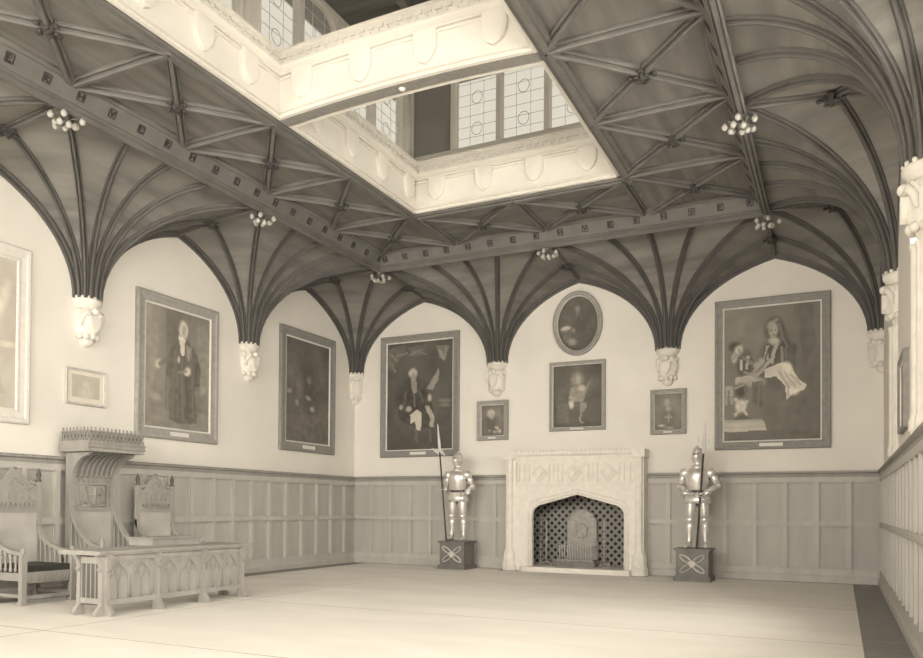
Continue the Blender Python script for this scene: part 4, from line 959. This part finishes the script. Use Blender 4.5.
for k in range(8): lancet(s, -.29+.083*k, 1.62, 1.74, .07, -.095, .007)
s.build('cove_rib', M['furn'], co)
s = MB(); s.box(-.49,.49,-.58,.02,2.05,2.09); s.prism([(0,2.09),(-.58,2.09),(-.60,2.11),(-.58,2.14),(-.61,2.18),(0,2.18)], 0, -.50, .50); s.build('canopy_cornice', M['furn'], t)
s = MB()      # pierced cresting
def crest(a, b):
    a = Vector(a); b = Vector(b); L_ = (b-a).length; t_ = (b-a).normalized(); n = int(L_/.065); up = Vector((0,0,1)); sd = t_.cross(up)
    s.bar(a, b, .02, .02); s.bar(a+up*.15, b+up*.15, .016, .014)
    for i in range(n):
        p = a+t_*(L_*i/n); q = a+t_*(L_*(i+1)/n); s.bar(p, q+up*.15, .014, .018, sd); s.bar(q, p+up*.15, .014, .018, sd)
        m_ = (p+q)/2; s.bar(m_+up*.145, m_+up*.205, .02, .018, sd)
crest((-.48,-.58,2.19), (.48,-.58,2.19)); crest((-.48,-.58,2.19), (-.48,0,2.19)); crest((.48,-.58,2.19), (.48,0,2.19))
s.build('cresting', M['furn'], t)
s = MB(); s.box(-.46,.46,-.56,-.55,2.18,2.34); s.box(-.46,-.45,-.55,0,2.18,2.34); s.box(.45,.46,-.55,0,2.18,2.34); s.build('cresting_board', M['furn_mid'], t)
side_wing(t, W, 1.62, .68, yf)
MB().box(-W/2+.02, W/2-.02, yf, -.06, .44, .54).build('seat_cushion', M['leather'], t, label='dark leather seat cushion')
s = MB(); s.box(-W/2+.03, W/2-.03, yf-.01, -.05, .30, .44); s.build('seat_frame', M['furn'], t)
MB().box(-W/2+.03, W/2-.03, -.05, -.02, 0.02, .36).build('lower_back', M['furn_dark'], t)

# desk: front face towards the room (+x)
dy0, dy1 = -8.92, -6.62
t = thing('council_desk', 'long low carved oak desk in front of the throne', 'desk', (2.60, (dy0+dy1)/2, .006), PI/2)
hl = (dy1-dy0)/2
s = MB(); s.prism([(.12,.70),(-.07,.70),(-.07,.72),(-.09,.725),(-.09,.745),(.0,.75),(.62,.75),(.62,.70)], 0, -hl-.11, hl+.13); s.build('desk_top', M['furn'], t)
s = MB(); s.box(-hl+.02, hl-.02, .0, .025, .14, .66); s.build('front_panel', M['furn'], t)
s = MB(); s.box(-hl+.02, hl-.02, -.02, .0, .63, .70); s.box(-hl+.02, hl-.02, -.02, 0, .12, .18)
s.box(-hl, hl, .02, .06, .60, .70); s.build('rails', M['furn'], t)
MB().box(-hl+.03, hl-.03, .03, .34, .125, .145).build('bottom_shelf', M['furn_dark'], t)  # shelf added to shade the gap under the front panel
bays = [(-hl+2*hl*k/3, -hl+2*hl*(k+1)/3) for k in range(3)]
s = MB()
for a, b in bays:
    a += .05; b -= .05; w2 = (b-a)/2
    for q in (0, 1):
        c = a+w2*(q+.5); lancet(s, c, .18, .60, w2*.92, -.008, .011)
        lancet(s, c-w2*.22, .18, .47, w2*.40, -.006, .007); lancet(s, c+w2*.22, .18, .47, w2*.40, -.006, .007)
        s.tube([(c+.05*math.cos(u*PI/6), -.008, .51+.05*math.sin(u*PI/6)) for u in range(13)], .008, 5)
    for q in range(3):
        c = a+w2*q; s.tube([(c+.035*math.cos(u*PI/6), -.008, .585+.035*math.sin(u*PI/6)) for u in range(13)], .007, 5)
s.build('tracery', M['furn'], t)
def buttress(x, y, dirx=0):
    s = MB()
    pr = [(y+.02,0),(y-.14,0),(y-.15,.03),(y-.11,.09),(y-.06,.14),(y-.055,.5),(y-.085,.53),(y-.055,.56),(y-.065,.61),(y-.10,.68),(y-.10,.70),(y+.02,.70)]
    s.prism(pr, 0, x-.024, x+.024); return s
for k in range(4):
    x = -hl+2*hl*k/3+(.03 if k == 0 else -.03 if k == 3 else 0); buttress(x, 0).build('leg', M['furn'], t)
for sg in (-1, 1):
    x = sg*hl
    s = MB(); s.box(x-.02, x+.02, .03, .36, .12, .70); s.build('end_panel', M['furn_dark'], t, label='darker end panel')  # shade on the desk's end put into a darker oak
    for y in (.0, .36):
        s = MB()
        s.prism([(x-sg*.03,0),(x+sg*.10,0),(x+sg*.11,.03),(x+sg*.07,.09),(x+sg*.035,.13),(x+sg*.035,.5),(x+sg*.06,.53),(x+sg*.035,.56),(x+sg*.05,.62),(x+sg*.09,.68),(x+sg*.09,.70),(x-sg*.03,.70)], 1, y-.03, y+.03)
        s.build('end_bracket', M['furn'], t)
    s = MB()
    for k in range(4):
        y = .09+.075*k; s.box(x+sg*.02-.006, x+sg*.02+.006, y-.006, y+.006, .14, .66)
    s.box(x+sg*.02-.008, x+sg*.02+.008, .03, .34, .14, .2); s.box(x+sg*.02-.008, x+sg*.02+.008, .03, .34, .6, .68); s.build('end_mouldings', M['furn'], t)
t = thing('desk_box', 'low flat wooden box lying on the long desk', 'box', (2.0, -7.40, .756), PI/2)
s = MB(); s.box(-.42,.42,-.18,.25,0,.085); s.build('body', M['furn'], t); MB().box(-.44,.44,-.2,.27,.085,.105).build('lid', M['furn'], t)
